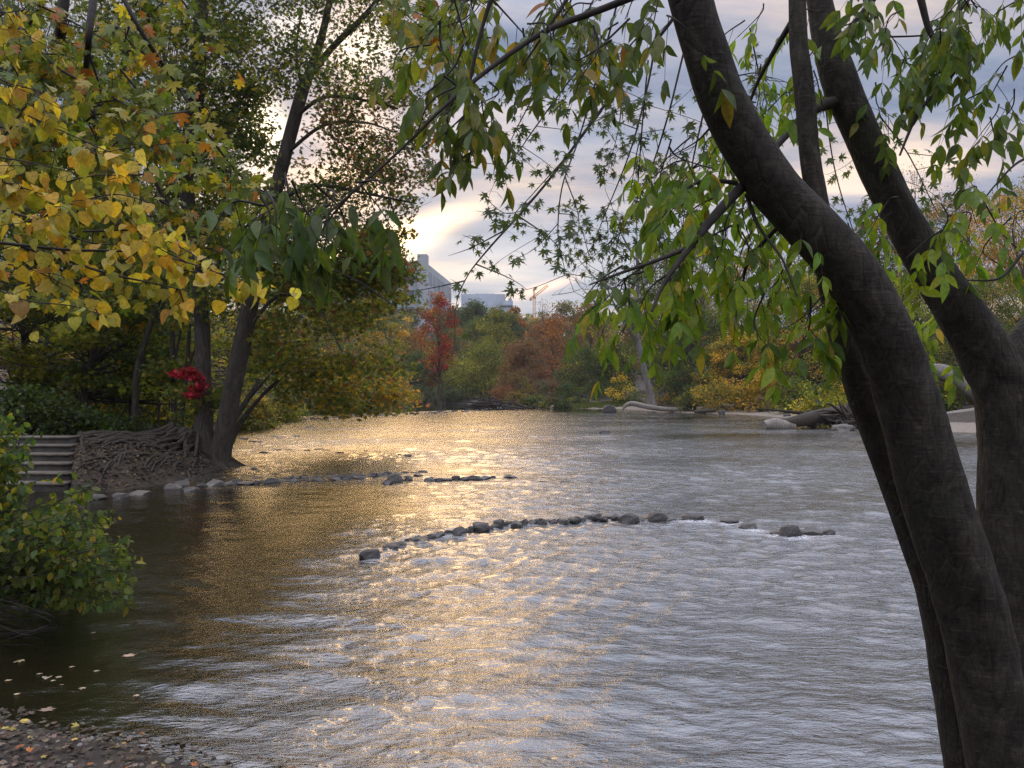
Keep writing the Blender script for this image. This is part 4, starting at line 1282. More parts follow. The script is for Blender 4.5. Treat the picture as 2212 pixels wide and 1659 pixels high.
# ------------------------------------------------------------------ buildings and crane beyond the hill
mc = simple_mat('pale_cladding', (0.36, 0.39, 0.41), (0.42, 0.45, 0.47), 0.2, 0.8, 0.05, 0.02)
mc2 = simple_mat('grey_cladding', (0.20, 0.24, 0.28), (0.24, 0.28, 0.32), 0.2, 0.8, 0.05, 0.02)
mg, nt, b = new_mat('window_glass')
b.inputs['Base Color'].default_value = (0.09, 0.11, 0.14, 1); b.inputs['Roughness'].default_value = 0.15
bd = thing('tall_building', 'tall pale building with corner tower and strip windows behind the left trees', 'building', (-44.8, 400, 15))
A0 = np.array((-44.8, 400.0)); A1 = np.array((-37.4, 474.0)); B0 = np.array((-112.0, 402.0)); ZT = 71.0


def prism(m, poly, z0, z1):
    n = len(poly)
    v = [(x, y, z0) for x, y in poly] + [(x, y, z1) for x, y in poly]
    m.add(v, [(i, (i + 1) % n, n + (i + 1) % n, n + i) for i in range(n)])
    if n == 4:
        m.add(v[n:], [(0, 1, 2, 3)])


m_ = Mesh(); prism(m_, [B0, A0, A1, (-105, 478)], 12, ZT); m_.build('wall', mc, bd, False, bd.location)
m_ = Mesh(); prism(m_, [A0 + (-4.4, -1.2), A0 + (0.5, -1.2), A0 + (0.9, 4.5), A0 + (-4.4, 4.5)], 12, ZT + 4.2); m_.build('corner_tower', mc, bd, False, bd.location)
m_ = Mesh(); prism(m_, [B0 + (-.6, -.8), A0 + (-4.5, -.8), A0 + (-4.5, 1.5), B0 + (-.6, 1.5)], ZT - 1.4, ZT + .5); m_.build('parapet', mc2, bd, False, bd.location)
dirR = (A1 - A0) / np.linalg.norm(A1 - A0); nR = np.array((dirR[1], -dirR[0]))
for k in range(18):
    s0 = 6 + k * 3.8
    p0 = A0 + dirR * s0 + nR * .08; p1 = A0 + dirR * (s0 + 1.9) + nR * .08
    m_ = Mesh()
    for (z0, z1) in ((16, 25), (27, 36), (38, 47), (49, 58), (60, 67.5)):
        prism(m_, [p0 - nR * .5, p0, p1, p1 - nR * .5], z0, z1)
    m_.build('window_strip', mg, bd, False, bd.location)
for k in range(6):
    z0 = 18 + k * 8.6
    m_ = Mesh(); box(m_, -110, -51, 399.6, 400.6, z0, z0 + 4.2); m_.build('window_band', mg, bd, False, bd.location)
b2 = thing('blocky_building', 'low wide blue grey building with flat roof and rooftop fans on hill crest', 'building', (-28, 600, 40))
s6 = 600 / FPX
xx = lambda u: (u - CX) * s6
zv = lambda v: EYE + (852 - v) * s6
m_ = Mesh(); box(m_, xx(996), xx(1091), 600, 640, 20, zv(635)); m_.build('wall', mc2, b2, False, b2.location)
m_ = Mesh(); box(m_, xx(1085), xx(1108), 597, 625, 20, zv(650)); m_.build('annex', mc2, b2, False, b2.location)
m_ = Mesh(); box(m_, xx(1080), xx(1107), 596.4, 597.5, zv(664), zv(659)); m_.build('window_band', mg, b2, False, b2.location)
for k in range(4):
    m_ = Mesh(); box(m_, xx(1026 + k * 11), xx(1035 + k * 11), 604, 612, zv(635), zv(632.6)); m_.build('roof_fan', mc2, b2, False, b2.location)
for k in range(2):
    m_ = Mesh(); tube(m_, [(xx(1100 + k * 4), 604, zv(650)), (xx(1100 + k * 4), 604, zv(643))], [.7, .7], 10); m_.build('chimney', mc, b2, True, b2.location)
mo = simple_mat('crane_paint', (0.55, 0.22, 0.06), (0.62, 0.27, 0.08), 1, 0.6, 0.05)
cn = thing('tower_crane', 'orange tower crane with raised boom above the far trees', 'crane', (17, 620, 40))
s62 = 620 / FPX


def lattice(a, b_, wdt, n, r=0.16):
    m_ = Mesh(); a = np.array(a, float); b_ = np.array(b_, float)
    ax = (b_ - a) / np.linalg.norm(b_ - a)
    s1 = np.cross(ax, (0, 1, 0)); s1 /= np.linalg.norm(s1); s2 = np.cross(ax, s1)
    cs = [s1 * wdt + s2 * wdt, s1 * wdt - s2 * wdt, -s1 * wdt - s2 * wdt, -s1 * wdt + s2 * wdt]
    for c in cs: tube(m_, [a + c, b_ + c], [r, r], 4)
    for i in range(n):
        p0 = a + (b_ - a) * i / n; p1 = a + (b_ - a) * (i + 1) / n
        for j in range(4):
            tube(m_, [p0 + cs[j], p1 + cs[(j + 1) % 4]], [r * .7, r * .7], 3, None, 0, False)
    return m_


q = lambda u, v: np.array(((u - CX) * s62, 620.0, EYE + (852 - v) * s62))
lattice(q(1154, 700), q(1154, 640), .9, 16).build('mast', mo, cn, False, cn.location)
lattice(q(1151, 642), q(1184, 616), .8, 14).build('boom', mo, cn, False, cn.location)
lattice(q(1154, 642), q(1153.5, 623), .5, 6).build('tower_head', mo, cn, False, cn.location)
lattice(q(1156, 640), q(1145, 646), .8, 5).build('counter_boom', mo, cn, False, cn.location)
m_ = Mesh(); box(m_, (1144 - CX) * s62, (1148 - CX) * s62, 618.5, 621.5, q(0, 649)[2], q(0, 643)[2]); m_.build('counterweight', mo, cn, False, cn.location)
m_ = Mesh(); tube(m_, [q(1153.5, 623), q(1180, 618.5)], [.08, .08], 3); m_.build('stay_cable', M_TWIG, cn, False, cn.location)
m_ = Mesh(); box(m_, (1154.5 - CX) * s62, (1158 - CX) * s62, 618.3, 619.8, q(0, 645)[2], q(0, 640)[2]); m_.build('cab', mo, cn, False, cn.location)

# ------------------------------------------------------------------ near trunks at the right
def poly_tube(m, pl, sides, n, rough, dd=0.0):
    tube(m, [P(a, b_, d) for a, b_, d, _ in pl], [wd * 0.93 * d / FPX / 2 for a, b_, d, wd in pl], sides, n, rough)


ta = thing('leaning_foreground_tree', 'big dark tree with two stems leaning left across the right foreground', 'tree', P(2165, 1700, 3.0))
w = Mesh()
poly_tube(w, [(2215, 1980, 3.05, 190), (2190, 1800, 3.02, 160), (2165, 1659, 3.0, 150), (2130, 1470, 2.98, 150), (2095, 1300, 2.95, 150), (2030, 1106, 2.9, 146), (1955, 850, 2.85, 135), (1900, 700, 2.8, 127), (1810, 553, 2.75, 122), (1669, 400, 2.7, 112),
              (1563, 220, 2.65, 107), (1492, 0, 2.6, 100), (1430, -260, 2.5, 92), (1380, -600, 2.4, 80)], 40, 150, 0.035)
w.build('main_stem', M_BARK, ta, True, ta.location)
w = Mesh()
poly_tube(w, [(2140, 1980, 3.25, 120), (2090, 1659, 3.25, 100), (2060, 1480, 3.25, 92), (2028, 1300, 3.22, 88), (1962, 1106, 3.2, 84), (1868, 850, 3.15, 79), (1822, 700, 3.12, 76), (1788, 560, 3.1, 66), (1764, 430, 3.1, 50), (1748, 330, 3.1, 46), (1738, 200, 3.1, 46),
              (1724, 60, 3.1, 40), (1722, -200, 3.1, 34)], 28, 120, 0.045)
w.build('second_stem', M_BARK, ta, True, ta.location)
td = thing('upright_foreground_tree', 'dark trunk rising at the right edge then bending left behind the leaning stems', 'tree', P(2190, 1700, 3.6))
w = Mesh()
poly_tube(w, [(2215, 1980, 3.7, 190), (2195, 1659, 3.6, 150), (2190, 1300, 3.6, 140), (2186, 1106, 3.6, 136), (2184, 953, 3.6, 134), (2170, 850, 3.6, 130), (2128, 760, 3.6, 118), (2060, 653, 3.6, 102), (1993, 553, 3.6, 88), (1912, 400, 3.6, 80), (1848, 260, 3.6, 78),
              (1805, 150, 3.6, 76), (1770, 0, 3.6, 56), (1740, -220, 3.6, 50)], 36, 130, 0.04)
w.build('trunk', M_BARK, td, True, td.location)
w = Mesh()
poly_tube(w, [(2170, 840, 3.6, 110), (2200, 770, 3.62, 92), (2250, 700, 3.65, 84), (2330, 560, 3.7, 76), (2400, 380, 3.7, 66)], 24, 40, 0.04)
w.build('side_stem', M_BARK, td, True, td.location)


# compound ash leaves: rachis with paired leaflets
class Spray:
    def __init__(s): s.lf = Mesh(); s.tw = Mesh()

    def compound(s, p, dirn, L=0.24, pairs=3, leaf=0.11, pal=None, tintc=None):
        """one hanging compound leaf"""
        p = np.array(p, float); d = np.array(dirn, float); d[2] -= 0.9; d /= np.linalg.norm(d)
        q1 = p + d * L * 0.5; d2 = d + (0, 0, -0.7); d2 /= np.linalg.norm(d2); q2 = q1 + d2 * L * 0.5
        tube(s.tw, [p, q1, q2], [0.0016, 0.0012, 0.0007], 3, 5, 0, False)
        side = np.cross(d, (0, 0, 1)) + 1e-6; side /= np.linalg.norm(side)
        pos = []; ys = []
        for k in range(pairs):
            f = 0.42 + 0.5 * k / max(1, pairs - 1)
            c = p * (1 - f) ** 2 + 2 * f * (1 - f) * q1 + f * f * q2
            for sg in (-1, 1):
                y = side * sg * 0.75 + d * 0.45 + np.array((0, 0, -0.75)) + rng.normal(0, 0.22, 3)
                pos.append(c); ys.append(y)
        pos.append(q2); ys.append(d2 + (0, 0, -0.4) + rng.normal(0, 0.15, 3))
        pos = np.array(pos); ys = np.array(ys); ys /= np.linalg.norm(ys, axis=1)[:, None]
        n = len(pos)
        nz = rng.normal(0, 0.55, (n, 3)) + np.cross(side, d) * 0.6
        nz[:, 1] -= 0.5
        x = np.cross(ys, nz); x /= np.linalg.norm(x, axis=1)[:, None] + 1e-9
        R = np.stack([x, ys, np.cross(x, ys)], 2)
        keep = rng.uniform(0, 1, n) < 0.93
        col = pick(n, pal, 0.13) * (1 if tintc is None else 1)
        leaves(s.lf, 'lance', pos[keep], (leaf * 0.86 * rng.uniform(0.5, 1.18, n))[keep], col[keep], R[keep])

    def ash_twig(s, pts, r0, r1, nleaf, pal, leaf=0.11, L=0.24, tail=0.25, sides=6):
        """twig with opposite compound leaves along its outer part"""
        pts = [np.array(p_, float) for p_ in pts]
        tube(s.tw, pts, list(np.linspace(r0, r1, len(pts))), sides, 6 * len(pts), 0.05)
        sp_ = spline(pts, 60)
        for i in range(nleaf):
            f = tail + (1 - tail) * (i + rng.uniform(0, .6)) / nleaf
            k = min(58, int(f * 59)); tdir = sp_[k + 1] - sp_[k]; tdir /= np.linalg.norm(tdir) + 1e-9
            dr = rng.normal(0, 1, 3); dr[2] *= .4; dr = dr / np.linalg.norm(dr) + tdir * 0.5
            s.compound(sp_[k], dr, L * rng.uniform(.7, 1.2), rng.integers(2, 4), leaf, pal)

    def leafy_twig(s, pts, r0, r1, n, tpl, leaf, pal, pet=0.05, tail=0.1, fwd=0.2, droop=0.9, sub=0, subl=0.16):
        """twig with single stalked leaves"""
        pts = [np.array(p_, float) for p_ in pts]
        tube(s.tw, pts, list(np.linspace(r0, r1, len(pts))), 5, 6 * len(pts), 0.04)
        sp_ = spline(pts, 80)
        for _ in range(sub):
            k = rng.integers(10, 78)
            e = sp_[k] + np.clip(rng.normal(0, 1, 3), -1.5, 1.5) * subl * (1, 1, .6) + (0, 0, -0.03)
            e2 = e + (e - sp_[k]) * 0.6 + rng.normal(0, 0.04, 3)
            s.leafy_twig([sp_[k], e, e2], max(r1, r0 * .4), r1 * 0.7, max(3, n // 6), tpl, leaf, pal, pet, 0.3, fwd, droop)
        f = tail + (1 - tail) * rng.uniform(0, 1, n)
        k = np.minimum(78, (f * 79).astype(int))
        off = rng.normal(0, 1, (n, 3)) * (1, 1, .7); off[:, 2] -= 0.4
        off /= np.linalg.norm(off, axis=1)[:, None]
        base_ = sp_[k]; p_ = base_ + off * pet * rng.uniform(.6, 1.3, (n, 1))
        for a, c in zip(base_, p_):
            tube(s.tw, [a, c], [0.0012, 0.0007], 3, None, 0, False)
        y = off * 0.7 + rng.normal(0, .35, (n, 3)); y[:, 2] -= droop
        y /= np.linalg.norm(y, axis=1)[:, None]
        up = rng.normal(0, .55, (n, 3)); up[:, 1] -= 0.7; up[:, 2] += 0.35
        x = np.cross(y, up); x /= np.linalg.norm(x, axis=1)[:, None] + 1e-9
        R = np.stack([x, y, np.cross(x, y)], 2)
        leaves(s.lf, tpl, p_, leaf * rng.uniform(.5, 1.2, n), pick(n, pal, 0.14), R)

    def build(s, t):
        s.lf.build('leaves', M_LEAF, t, False, t.location)
        s.tw.build('twigs', M_TWIG, t, True, t.location)


ASH = [((0.07, 0.12, 0.025), 5), ((0.11, 0.16, 0.025), 4), ((0.19, 0.20, 0.03), 1)]
ASHY = [((0.13, 0.22, 0.025), 5), ((0.20, 0.27, 0.025), 4), ((0.08, 0.14, 0.025), 2), ((0.34, 0.28, 0.03), .5)]
ASHTOP = [((0.07, 0.11, 0.022), 6), ((0.12, 0.15, 0.025), 4), ((0.24, 0.19, 0.03), .7), ((0.26, 0.12, 0.03), 0.15)]

# --- sprays borne by the leaning tree
sa = Spray()
limb = [[(1600, 405, 2.72, 26), (1540, 470, 2.6, 22), (1470, 560, 2.5, 15), (1430, 620, 2.45, 10), (1408, 672, 2.4, 6)],
        [(1500, 530, 2.55, 12), (1420, 562, 2.5, 9), (1340, 590, 2.45, 7), (1272, 616, 2.4, 3)],
        [(1612, 420, 2.75, 11), (1640, 490, 2.7, 8), (1690, 560, 2.6, 6), (1722, 640, 2.55, 4)],
        [(1590, 395, 2.7, 12), (1520, 390, 2.6, 9), (1470, 420, 2.55, 6), (1430, 470, 2.5, 4)],
        [(1700, 470, 2.8, 12), (1620, 560, 2.9, 8), (1600, 640, 2.95, 4)],
        [(1625, 385, 2.8, 12), (1690, 300, 3.25, 18), (1760, 235, 3.5, 26), (1830, 215, 3.62, 30)],
        [(1615, 235, 3.3, 6), (1640, 170, 3.25, 9), (1690, 80, 3.15, 13), (1728, 20, 3.12, 16)]]
for pl in limb:
    poly_tube(sa.tw, pl, 8, 22, 0.05)
rs = np.random.default_rng(3)


def zone(s, box_, d0, d1, n, pal, leaf=0.11, L=0.22, ln=0.16, nl=3, down=(-0.3, -1.0)):
    """short leafy twigs filling a zone"""
    u0, v0, u1, v1 = box_
    for _ in range(n):
        d = rng.uniform(d0, d1)
        a = P(rng.uniform(u0, u1), rng.uniform(v0, v1), d)
        dr = np.array((rng.normal(down[0], .6), rng.normal(0, .4), down[1] * rng.uniform(.2, 1)))
        dr /= np.linalg.norm(dr)
        mid = a + dr * ln * .5 + rng.normal(0, .03, 3); e = a + dr * ln + (0, 0, -.05)
        s.ash_twig([a, mid, e], .004, .0015, nl, pal, leaf, L, 0.1, 4)


zone(sa, (1400, 270, 1560, 440), 2.5, 3.1, 10, ASHY)
zone(sa, (1330, 540, 1480, 620), 2.5, 3.0, 9, ASHY, 0.105)
zone(sa, (1560, 400, 1760, 560), 2.7, 3.3, 14, ASHY, 0.105)
zone(sa, (1560, 560, 1800, 640), 2.8, 3.3, 7, ASHY, 0.105)
zone(sa, (1560, 0, 1760, 330), 3.3, 4.0, 16, ASHY, 0.11)
zone(sa, (1600, 330, 1760, 450), 3.3, 4.0, 6, ASHY, 0.11)
sa.build(ta)
# --- sprays borne by the upright tree
sd = Spray()
for pl in [[(1975, -60, 3.3, 20), (1992, 10, 3.3, 17), (2012, 75, 3.3, 14), (2062, 142, 3.3, 13), (2030, 190, 3.3, 9), (1985, 240, 3.25, 8), (1962, 290, 3.25, 7), (1944, 335, 3.2, 5)],
           [(2260, 330, 3.4, 9), (2200, 350, 3.3, 6), (2150, 400, 3.2, 4), (2130, 425, 3.2, 3)], [(2270, 500, 3.4, 12), (2212, 545, 3.3, 8), (2160, 600, 3.2, 6), (2090, 606, 3.2, 3)],
           [(1900, 80, 3.4, 5), (2000, 76, 3.4, 4), (2090, 60, 3.4, 2)], [(2120, 425, 3.3, 4), (2170, 510, 3.3, 3), (2230, 560, 3.3, 2)], [(1820, 80, 3.6, 14), (1900, -20, 3.6, 10)]]:
    poly_tube(sd.tw, pl, 7, 22, 0.05)
zone(sd, (1860, -60, 2080, 60), 3.0, 3.6, 9, ASH, 0.11, 0.2)
zone(sd, (2030, -60, 2240, 150), 2.9, 3.6, 17, ASH, 0.11, 0.2)
zone(sd, (1880, 60, 1960, 220), 3.1, 3.6, 5, ASH, 0.11)
zone(sd, (2100, 190, 2230, 270), 3.0, 3.4, 4, ASH, 0.12, 0.26)
zone(sd, (1900, 400, 2230, 500), 3.0, 3.6, 9, ASHY, 0.11, 0.2)
zone(sd, (1830, 480, 1960, 620), 3.9, 4.6, 6, ASHY, 0.12, 0.26)
zone(sd, (1940, 640, 2080, 720), 4.2, 4.8, 5, ASHY, 0.12, 0.26)
sd.build(td)

# --- long ash bough reaching in from the top
tb = thing('ash_bough', 'long drooping ash bough reaching left from the top centre', 'branch', P(1300, 20, 2.6))
sb = Spray()
for pl in [[(1500, -60, 2.8, 20), (1300, 20, 2.7, 17), (1180, 66, 2.6, 14), (1062, 145, 2.5, 12), (958, 232, 2.4, 9), (880, 310, 2.35, 7), (780, 400, 2.3, 6), (700, 470, 2.25, 5), (640, 540, 2.2, 3)],
           [(1072, -40, 2.5, 9), (1050, 30, 2.5, 9), (1024, 130, 2.5, 9), (1006, 230, 2.5, 8), (1000, 298, 2.5, 7)], [(1250, -40, 2.7, 10), (1180, 66, 2.65, 7), (1130, 140, 2.6, 4)],
           [(1000, 180, 2.45, 6), (930, 220, 2.4, 4), (900, 290, 2.4, 3)], [(780, 400, 2.3, 5), (820, 450, 2.3, 3), (845, 490, 2.3, 2)]]:
    poly_tube(sb.tw, pl, 8, 26, 0.05)
zone(sb, (930, 40, 1080, 200), 2.3, 3.1, 12, ASHTOP, 0.10, 0.17)
zone(sb, (1060, -80, 1300, 90), 2.4, 3.2, 13, ASHTOP, 0.10, 0.17)
zone(sb, (890, -60, 1060, 50), 2.6, 3.3, 8, ASHTOP, 0.10)
zone(sb, (1290, -30, 1450, 90), 2.5, 3.1, 7, ASHTOP, 0.11)
zone(sb, (560, 370, 730, 450), 2.15, 2.5, 10, [((0.05, 0.085, 0.018), 5), ((0.08, 0.13, 0.02), 3)], 0.10, 0.16)
zone(sb, (730, 390, 800, 430), 2.2, 2.4, 2, [((0.05, 0.085, 0.018), 5)], 0.1)
zone(sb, (960, 200, 1060, 240), 2.4, 2.6, 3, ASHTOP, 0.10, 0.16)
sb.build(tb)

# --- silver maple: long hanging strands in front of the sky
SILV = [((0.045, 0.075, 0.028), 4), ((0.075, 0.10, 0.03), 2)]
tm = thing('silver_maple_bough', 'hanging silver maple branches with jagged small leaves across the centre sky', 'branch', P(1450, 20, 4.5))
sm = Spray()
D = 4.6
strands = [([(1500, -20), (1400, 110), (1300, 235), (1200, 370), (1130, 455), (1062, 530), (1010, 596), (985, 660), (983, 742)], 9, 30, 8),
           ([(1335, 0), (1300, 130), (1250, 300), (1215, 400), (1205, 500), (1215, 560), (1225, 600)], 5, 26, 7), ([(1420, 60), (1400, 180), (1360, 330), (1300, 480), (1270, 560)], 6, 40, 9),
           ([(1480, 100), (1440, 260), (1400, 380), (1350, 470), (1325, 560), (1300, 640)], 5, 40, 10), ([(1240, -20), (1180, 150), (1120, 270), (1095, 320)], 5, 34, 8),
           ([(1360, 40), (1250, 150), (1160, 270), (1110, 340), (1060, 380)], 5, 40, 10), ([(1530, 200), (1500, 330), (1480, 450), (1465, 560)], 5, 36, 8),
           ([(1300, 240), (1230, 330), (1150, 420), (1110, 470), (1160, 495), (1190, 500)], 3, 14, 2), ([(1400, 130), (1385, 300), (1375, 470), (1380, 600), (1370, 690)], 4, 34, 7),
           ([(1150, 60), (1110, 160), (1080, 220)], 4, 20, 5), ([(1062, 530), (1030, 520), (1000, 508)], 2, 6, 0), ([(1130, 455), (1090, 460), (1050, 430)], 2, 10, 1),
           ([(1220, 380), (1250, 470), (1240, 540)], 3, 18, 3), ([(1450, 300), (1420, 420), (1440, 560), (1420, 640)], 4, 36, 8), ([(1330, 120), (1340, 250), (1310, 380)], 4, 40, 8),
           ([(1500, 560), (1480, 650), (1440, 700), (1490, 790)], 3, 16, 3), ([(1420, 500), (1360, 640), (1400, 700)], 3, 16, 3), ([(1370, 690), (1480, 760), (1560, 860)], 2, 6, 1),
           ([(1830, 640), (1860, 760), (1810, 800), (1745, 860)], 3, 12, 2), ([(1900, 250), (1960, 330), (2010, 430), (2030, 470)], 4, 18, 3), ([(1850, 200), (1900, 380), (1870, 470)], 4, 34, 6),
           ([(1770, 100), (1800, 350), (1850, 520), (1880, 620)], 4, 36, 7), ([(1960, 330), (2060, 350), (2120, 430)], 2, 5, 1), ([(1620, 60), (1640, 200), (1600, 330)], 4, 34, 6),
           ([(600, -30), (630, 0), (640, 12)], 3, 5, 0), ([(690, -40), (740, -10), (760, 5)], 3, 5, 0)]
for pl, w0, nl, sub in strands:
    dd = D + rng.uniform(-.5, .8)
    pts = [P(a, b_, dd + 0.15 * k * rng.uniform(-1, 1)) for k, (a, b_) in enumerate(pl)]
    sm.leafy_twig(pts, w0 * dd / FPX / 2, 0.0016, nl, 'silver', 0.070, SILV, 0.05, 0.15, sub=sub)
sm.build(tm)
print('right near done')

# --- left: yellow heart shaped leaves
YL = [((0.46, 0.34, 0.04), 5), ((0.50, 0.42, 0.10), 2), ((0.28, 0.28, 0.04), 3.5), ((0.36, 0.21, 0.035), 1)]
ty = thing('yellow_leaved_bough', 'bough of large yellow heart shaped leaves stretching in from the left', 'branch', P(0, 560, 3.4))
sy_ = Spray()
for pl, w0, nl in [([(-60, 140), (20, 180), (90, 200), (150, 250)], 4, 20), ([(60, 250), (150, 290), (240, 330), (330, 360)], 4, 26), ([(-20, 620), (60, 650), (150, 660), (220, 680)], 4, 22), ([(240, 480), (330, 500), (420, 500)], 4, 20), ([(-120, 500), (0, 520), (120, 555), (230, 590), (330, 612), (400, 628)], 12, 60), ([(0, 525), (150, 540), (300, 545), (430, 575), (540, 620)], 8, 56),
                   ([(-60, 440), (60, 470), (180, 520), (260, 530)], 8, 46), ([(60, 480), (160, 440), (250, 420), (330, 440)], 5, 40), ([(-60, 380), (30, 400), (120, 430)], 6, 34),
                   ([(180, 500), (300, 500), (400, 540), (470, 590)], 5, 44), ([(-80, 330), (0, 300), (40, 250), (60, 220)], 6, 22), ([(-60, 560), (60, 580), (150, 620)], 5, 26),
                   ([(120, 400), (200, 380), (290, 380)], 4, 18), ([(380, 580), (470, 600), (570, 640)], 4, 14), ([(-40, 60), (10, 30), (60, 20)], 5, 14), ([(0, 340), (60, 350), (150, 370)], 4, 12)]:
    dd = 3.6 + rng.uniform(-.3, .4)
    sy_.leafy_twig([P(a, b_, dd) for a, b_ in pl], w0 * dd / FPX / 2, .0018, int(nl * 0.72), 'heart', 0.070, YL, 0.045, 0.1, sub=4, subl=0.10)
sy_.build(ty)
# --- left: maple boughs in green, yellow and orange
ML = [((0.11, 0.15, 0.02), 5), ((0.21, 0.22, 0.026), 4), ((0.36, 0.29, 0.03), 2), ((0.36, 0.14, 0.03), .8), ((0.07, 0.11, 0.02), 2)]
tl = thing('maple_bough', 'twisting maple boughs with green, yellow and orange leaves filling the top left', 'branch', P(200, 0, 5))
sl_ = Spray()
for pl, w0, nl, sub in [([(150, -80), (135, 40), (128, 130), (150, 150), (190, 180), (200, 240), (215, 300), (250, 340), (290, 380), (340, 430)], 26, 40, 10),
                        ([(210, -60), (192, 80), (185, 150), (160, 220), (175, 290), (230, 330), (235, 350)], 18, 30, 8), ([(230, -80), (300, 60), (380, 180), (450, 290), (520, 380), (600, 440)], 12, 34, 6),
                        ([(0, 20), (60, 80), (130, 150), (260, 220), (380, 310)], 10, 60, 14), ([(-60, 180), (40, 240), (160, 300), (300, 390)], 10, 60, 14), ([(190, 180), (290, 240), (400, 300), (520, 330)], 9, 36, 6),
                        ([(-60, 60), (30, 120), (100, 170), (60, 260)], 10, 50, 12), ([(120, -40), (60, 60), (20, 160)], 10, 50, 12), ([(300, -60), (320, 60), (260, 160)], 8, 50, 12),
                        ([(215, 300), (190, 400), (240, 480)], 8, 40, 10), ([(340, 430), (420, 480), (500, 560)], 7, 50, 12), ([(260, 420), (330, 520), (420, 560)], 7, 40, 10),
                        ([(400, 300), (450, 380), (530, 420)], 7, 40, 10), ([(100, 560), (180, 620), (210, 680)], 5, 20, 4), ([(-40, 620), (60, 640), (140, 640)], 6, 30, 8), ([(880, -80), (930, 20), (900, 80)], 6, 60, 12),
                        ([(1000, -60), (960, 40), (940, 110)], 6, 50, 10), ([(-50, 330), (60, 360), (160, 440)], 9, 40, 10), ([(350, -60), (420, 40), (460, 110)], 6, 24, 6), ([(-60, 260), (60, 290), (180, 350), (260, 420)], 8, 60, 14), ([(-40, -40), (60, 0), (180, 60), (300, 130)], 8, 36, 8),
                        ([(260, 150), (330, 240), (350, 330)], 6, 50, 10), ([(0, 420), (80, 450), (200, 460)], 6, 40, 8), ([(-40, 120), (80, 200), (110, 300)], 7, 50, 10)]:
    dd = 5.2 + rng.uniform(-.8, 1.2)
    sl_.leafy_twig([P(a, b_, dd + rng.uniform(-.2, .2)) for a, b_ in pl], w0 * dd / FPX / 2, .002, int(nl * 1.3), 'maple', 0.084, ML, 0.06, 0.12, sub=int(sub * 1.0))
sl_.build(tl)

# ------------------------------------------------------------------ near left bush over the water
bb = thing('riverside_bush', 'leafy green bush with a few yellow leaves overhanging the water at left', 'bush', (-5.6, 7.6, 0.3))
s = Spray()
root = np.array((-5.9, 7.4, 0.25))
BL = [((0.075, 0.12, 0.026), 5), ((0.125, 0.155, 0.03), 4), ((0.05, 0.09, 0.025), 3), ((0.26, 0.22, 0.03), 1)]
ends = []
for i in range(420):
    u = rng.uniform(-120, 300); f = (u + 120) / 420
    top = 870 + 345 * max(0, (u - 60) / 240) ** 1.15 + rng.uniform(0, 30)
    if u < 120 and rng.uniform() < .12: top -= 40
    v = rng.uniform(top, 1300 + 10 * f)
    if v < 1070 and u > 62 + max(0, v - 980) * 0.6: continue
    d = rng.uniform(6.6, 9.0)
    ends.append(P(u, v, d))
ends += [P(60, 900, 8), P(100, 915, 8.1), P(235, 1130, 7.6), P(280, 1215, 7.4), P(300, 1220, 7.4), P(295, 1270, 7.3), P(180, 1010, 8), P(10, 870, 8), P(0, 860, 7.8)]
for i in range(90):
    ends.append(P(rng.uniform(-120, 62), rng.uniform(880, 1010), rng.uniform(7, 8.6)))
for i in range(26):     # long shoots sticking out of the mass
    f = rng.uniform(0, 1)
    if f > .55: ends.append(P(40 + 275 * f + rng.uniform(-10, 15), 900 + 320 * f ** 1.2 - rng.uniform(0, 35), rng.uniform(7, 8.4)))
for e in ends:
    a = root * .45 + e * .55 + np.array((0, 0, .12)) + rng.normal(0, .12, 3)
    s.leafy_twig([a, (a + e) / 2 + (0, 0, .06), e], .005, .0018, 18, 'oval', 0.092, BL, 0.03, 0.15, droop=0.6)
for i in range(26):
    e = P(rng.uniform(-60, 260), rng.uniform(1150, 1330), rng.uniform(6.8, 8.4))
    tube(s.tw, [root + rng.normal(0, .2, 3), (root + e) / 2 + (0, 0, .25), e], [.018, .010, .003], 6, 14, .05)
for i in range(16):
    e = P(rng.uniform(0, 210), rng.uniform(1320, 1400), rng.uniform(6.6, 7.4))
    tube(s.tw, [root + rng.normal(0, .25, 3), (root + e) / 2 + rng.normal(0, .1, 3), e, e + rng.normal(0, .12, 3)], [.014, .008, .004, .002], 5, 14, .05)
s.build(bb)

# ------------------------------------------------------------------ near bank litter, floating leaves
lt = Mesh()
n = 9000
x = rng.uniform(-6.5, 0.2, n); y = rng.uniform(2.8, 6.6, n)
d = river_dist(x, y); k = (d > -0.12) & (d < 2.2); x, y = x[k], y[k]
z = np.maximum(ground(x, y), 0.0) + rng.uniform(.004, .03, len(x))
LP = [((0.08, 0.058, 0.038), 6), ((0.18, 0.135, 0.09), 3), ((0.07, 0.045, 0.028), 6), ((0.30, 0.11, 0.03), .8), ((0.38, 0.27, 0.05), .8), ((0.05, 0.036, 0.024), 6)]
R = frames(len(x), 0.0, 1.0, 0.35)
R[:, 2, 1] *= .3
leaves(lt, 'maple', np.stack([x, y, z], 1), rng.uniform(.025, .06, len(x)), pick(len(x), LP), R)
tag(lt.build('leaf_litter', M_LITTER), 'brown, tan and orange fallen leaves and pebbles covering the near bank', 'leaf litter', kind='stuff')
pb = Mesh()
pv = np.array([(1, 0, 0), (0, 1, 0), (-1, 0, 0), (0, -1, 0), (.5, .5, .5), (-.5, .5, .55), (-.5, -.5, .5), (.5, -.5, .45)]) * (1, 1, .8)
pf = np.array([(0, 1, 4, 4), (1, 2, 5, 5), (2, 3, 6, 6), (3, 0, 7, 7)])
pf3 = np.array([(0, 1, 4), (1, 5, 4), (1, 2, 5), (2, 6, 5), (2, 3, 6), (3, 7, 6), (3, 0, 7), (0, 4, 7), (4, 5, 6), (4, 6, 7)])
n = 1500
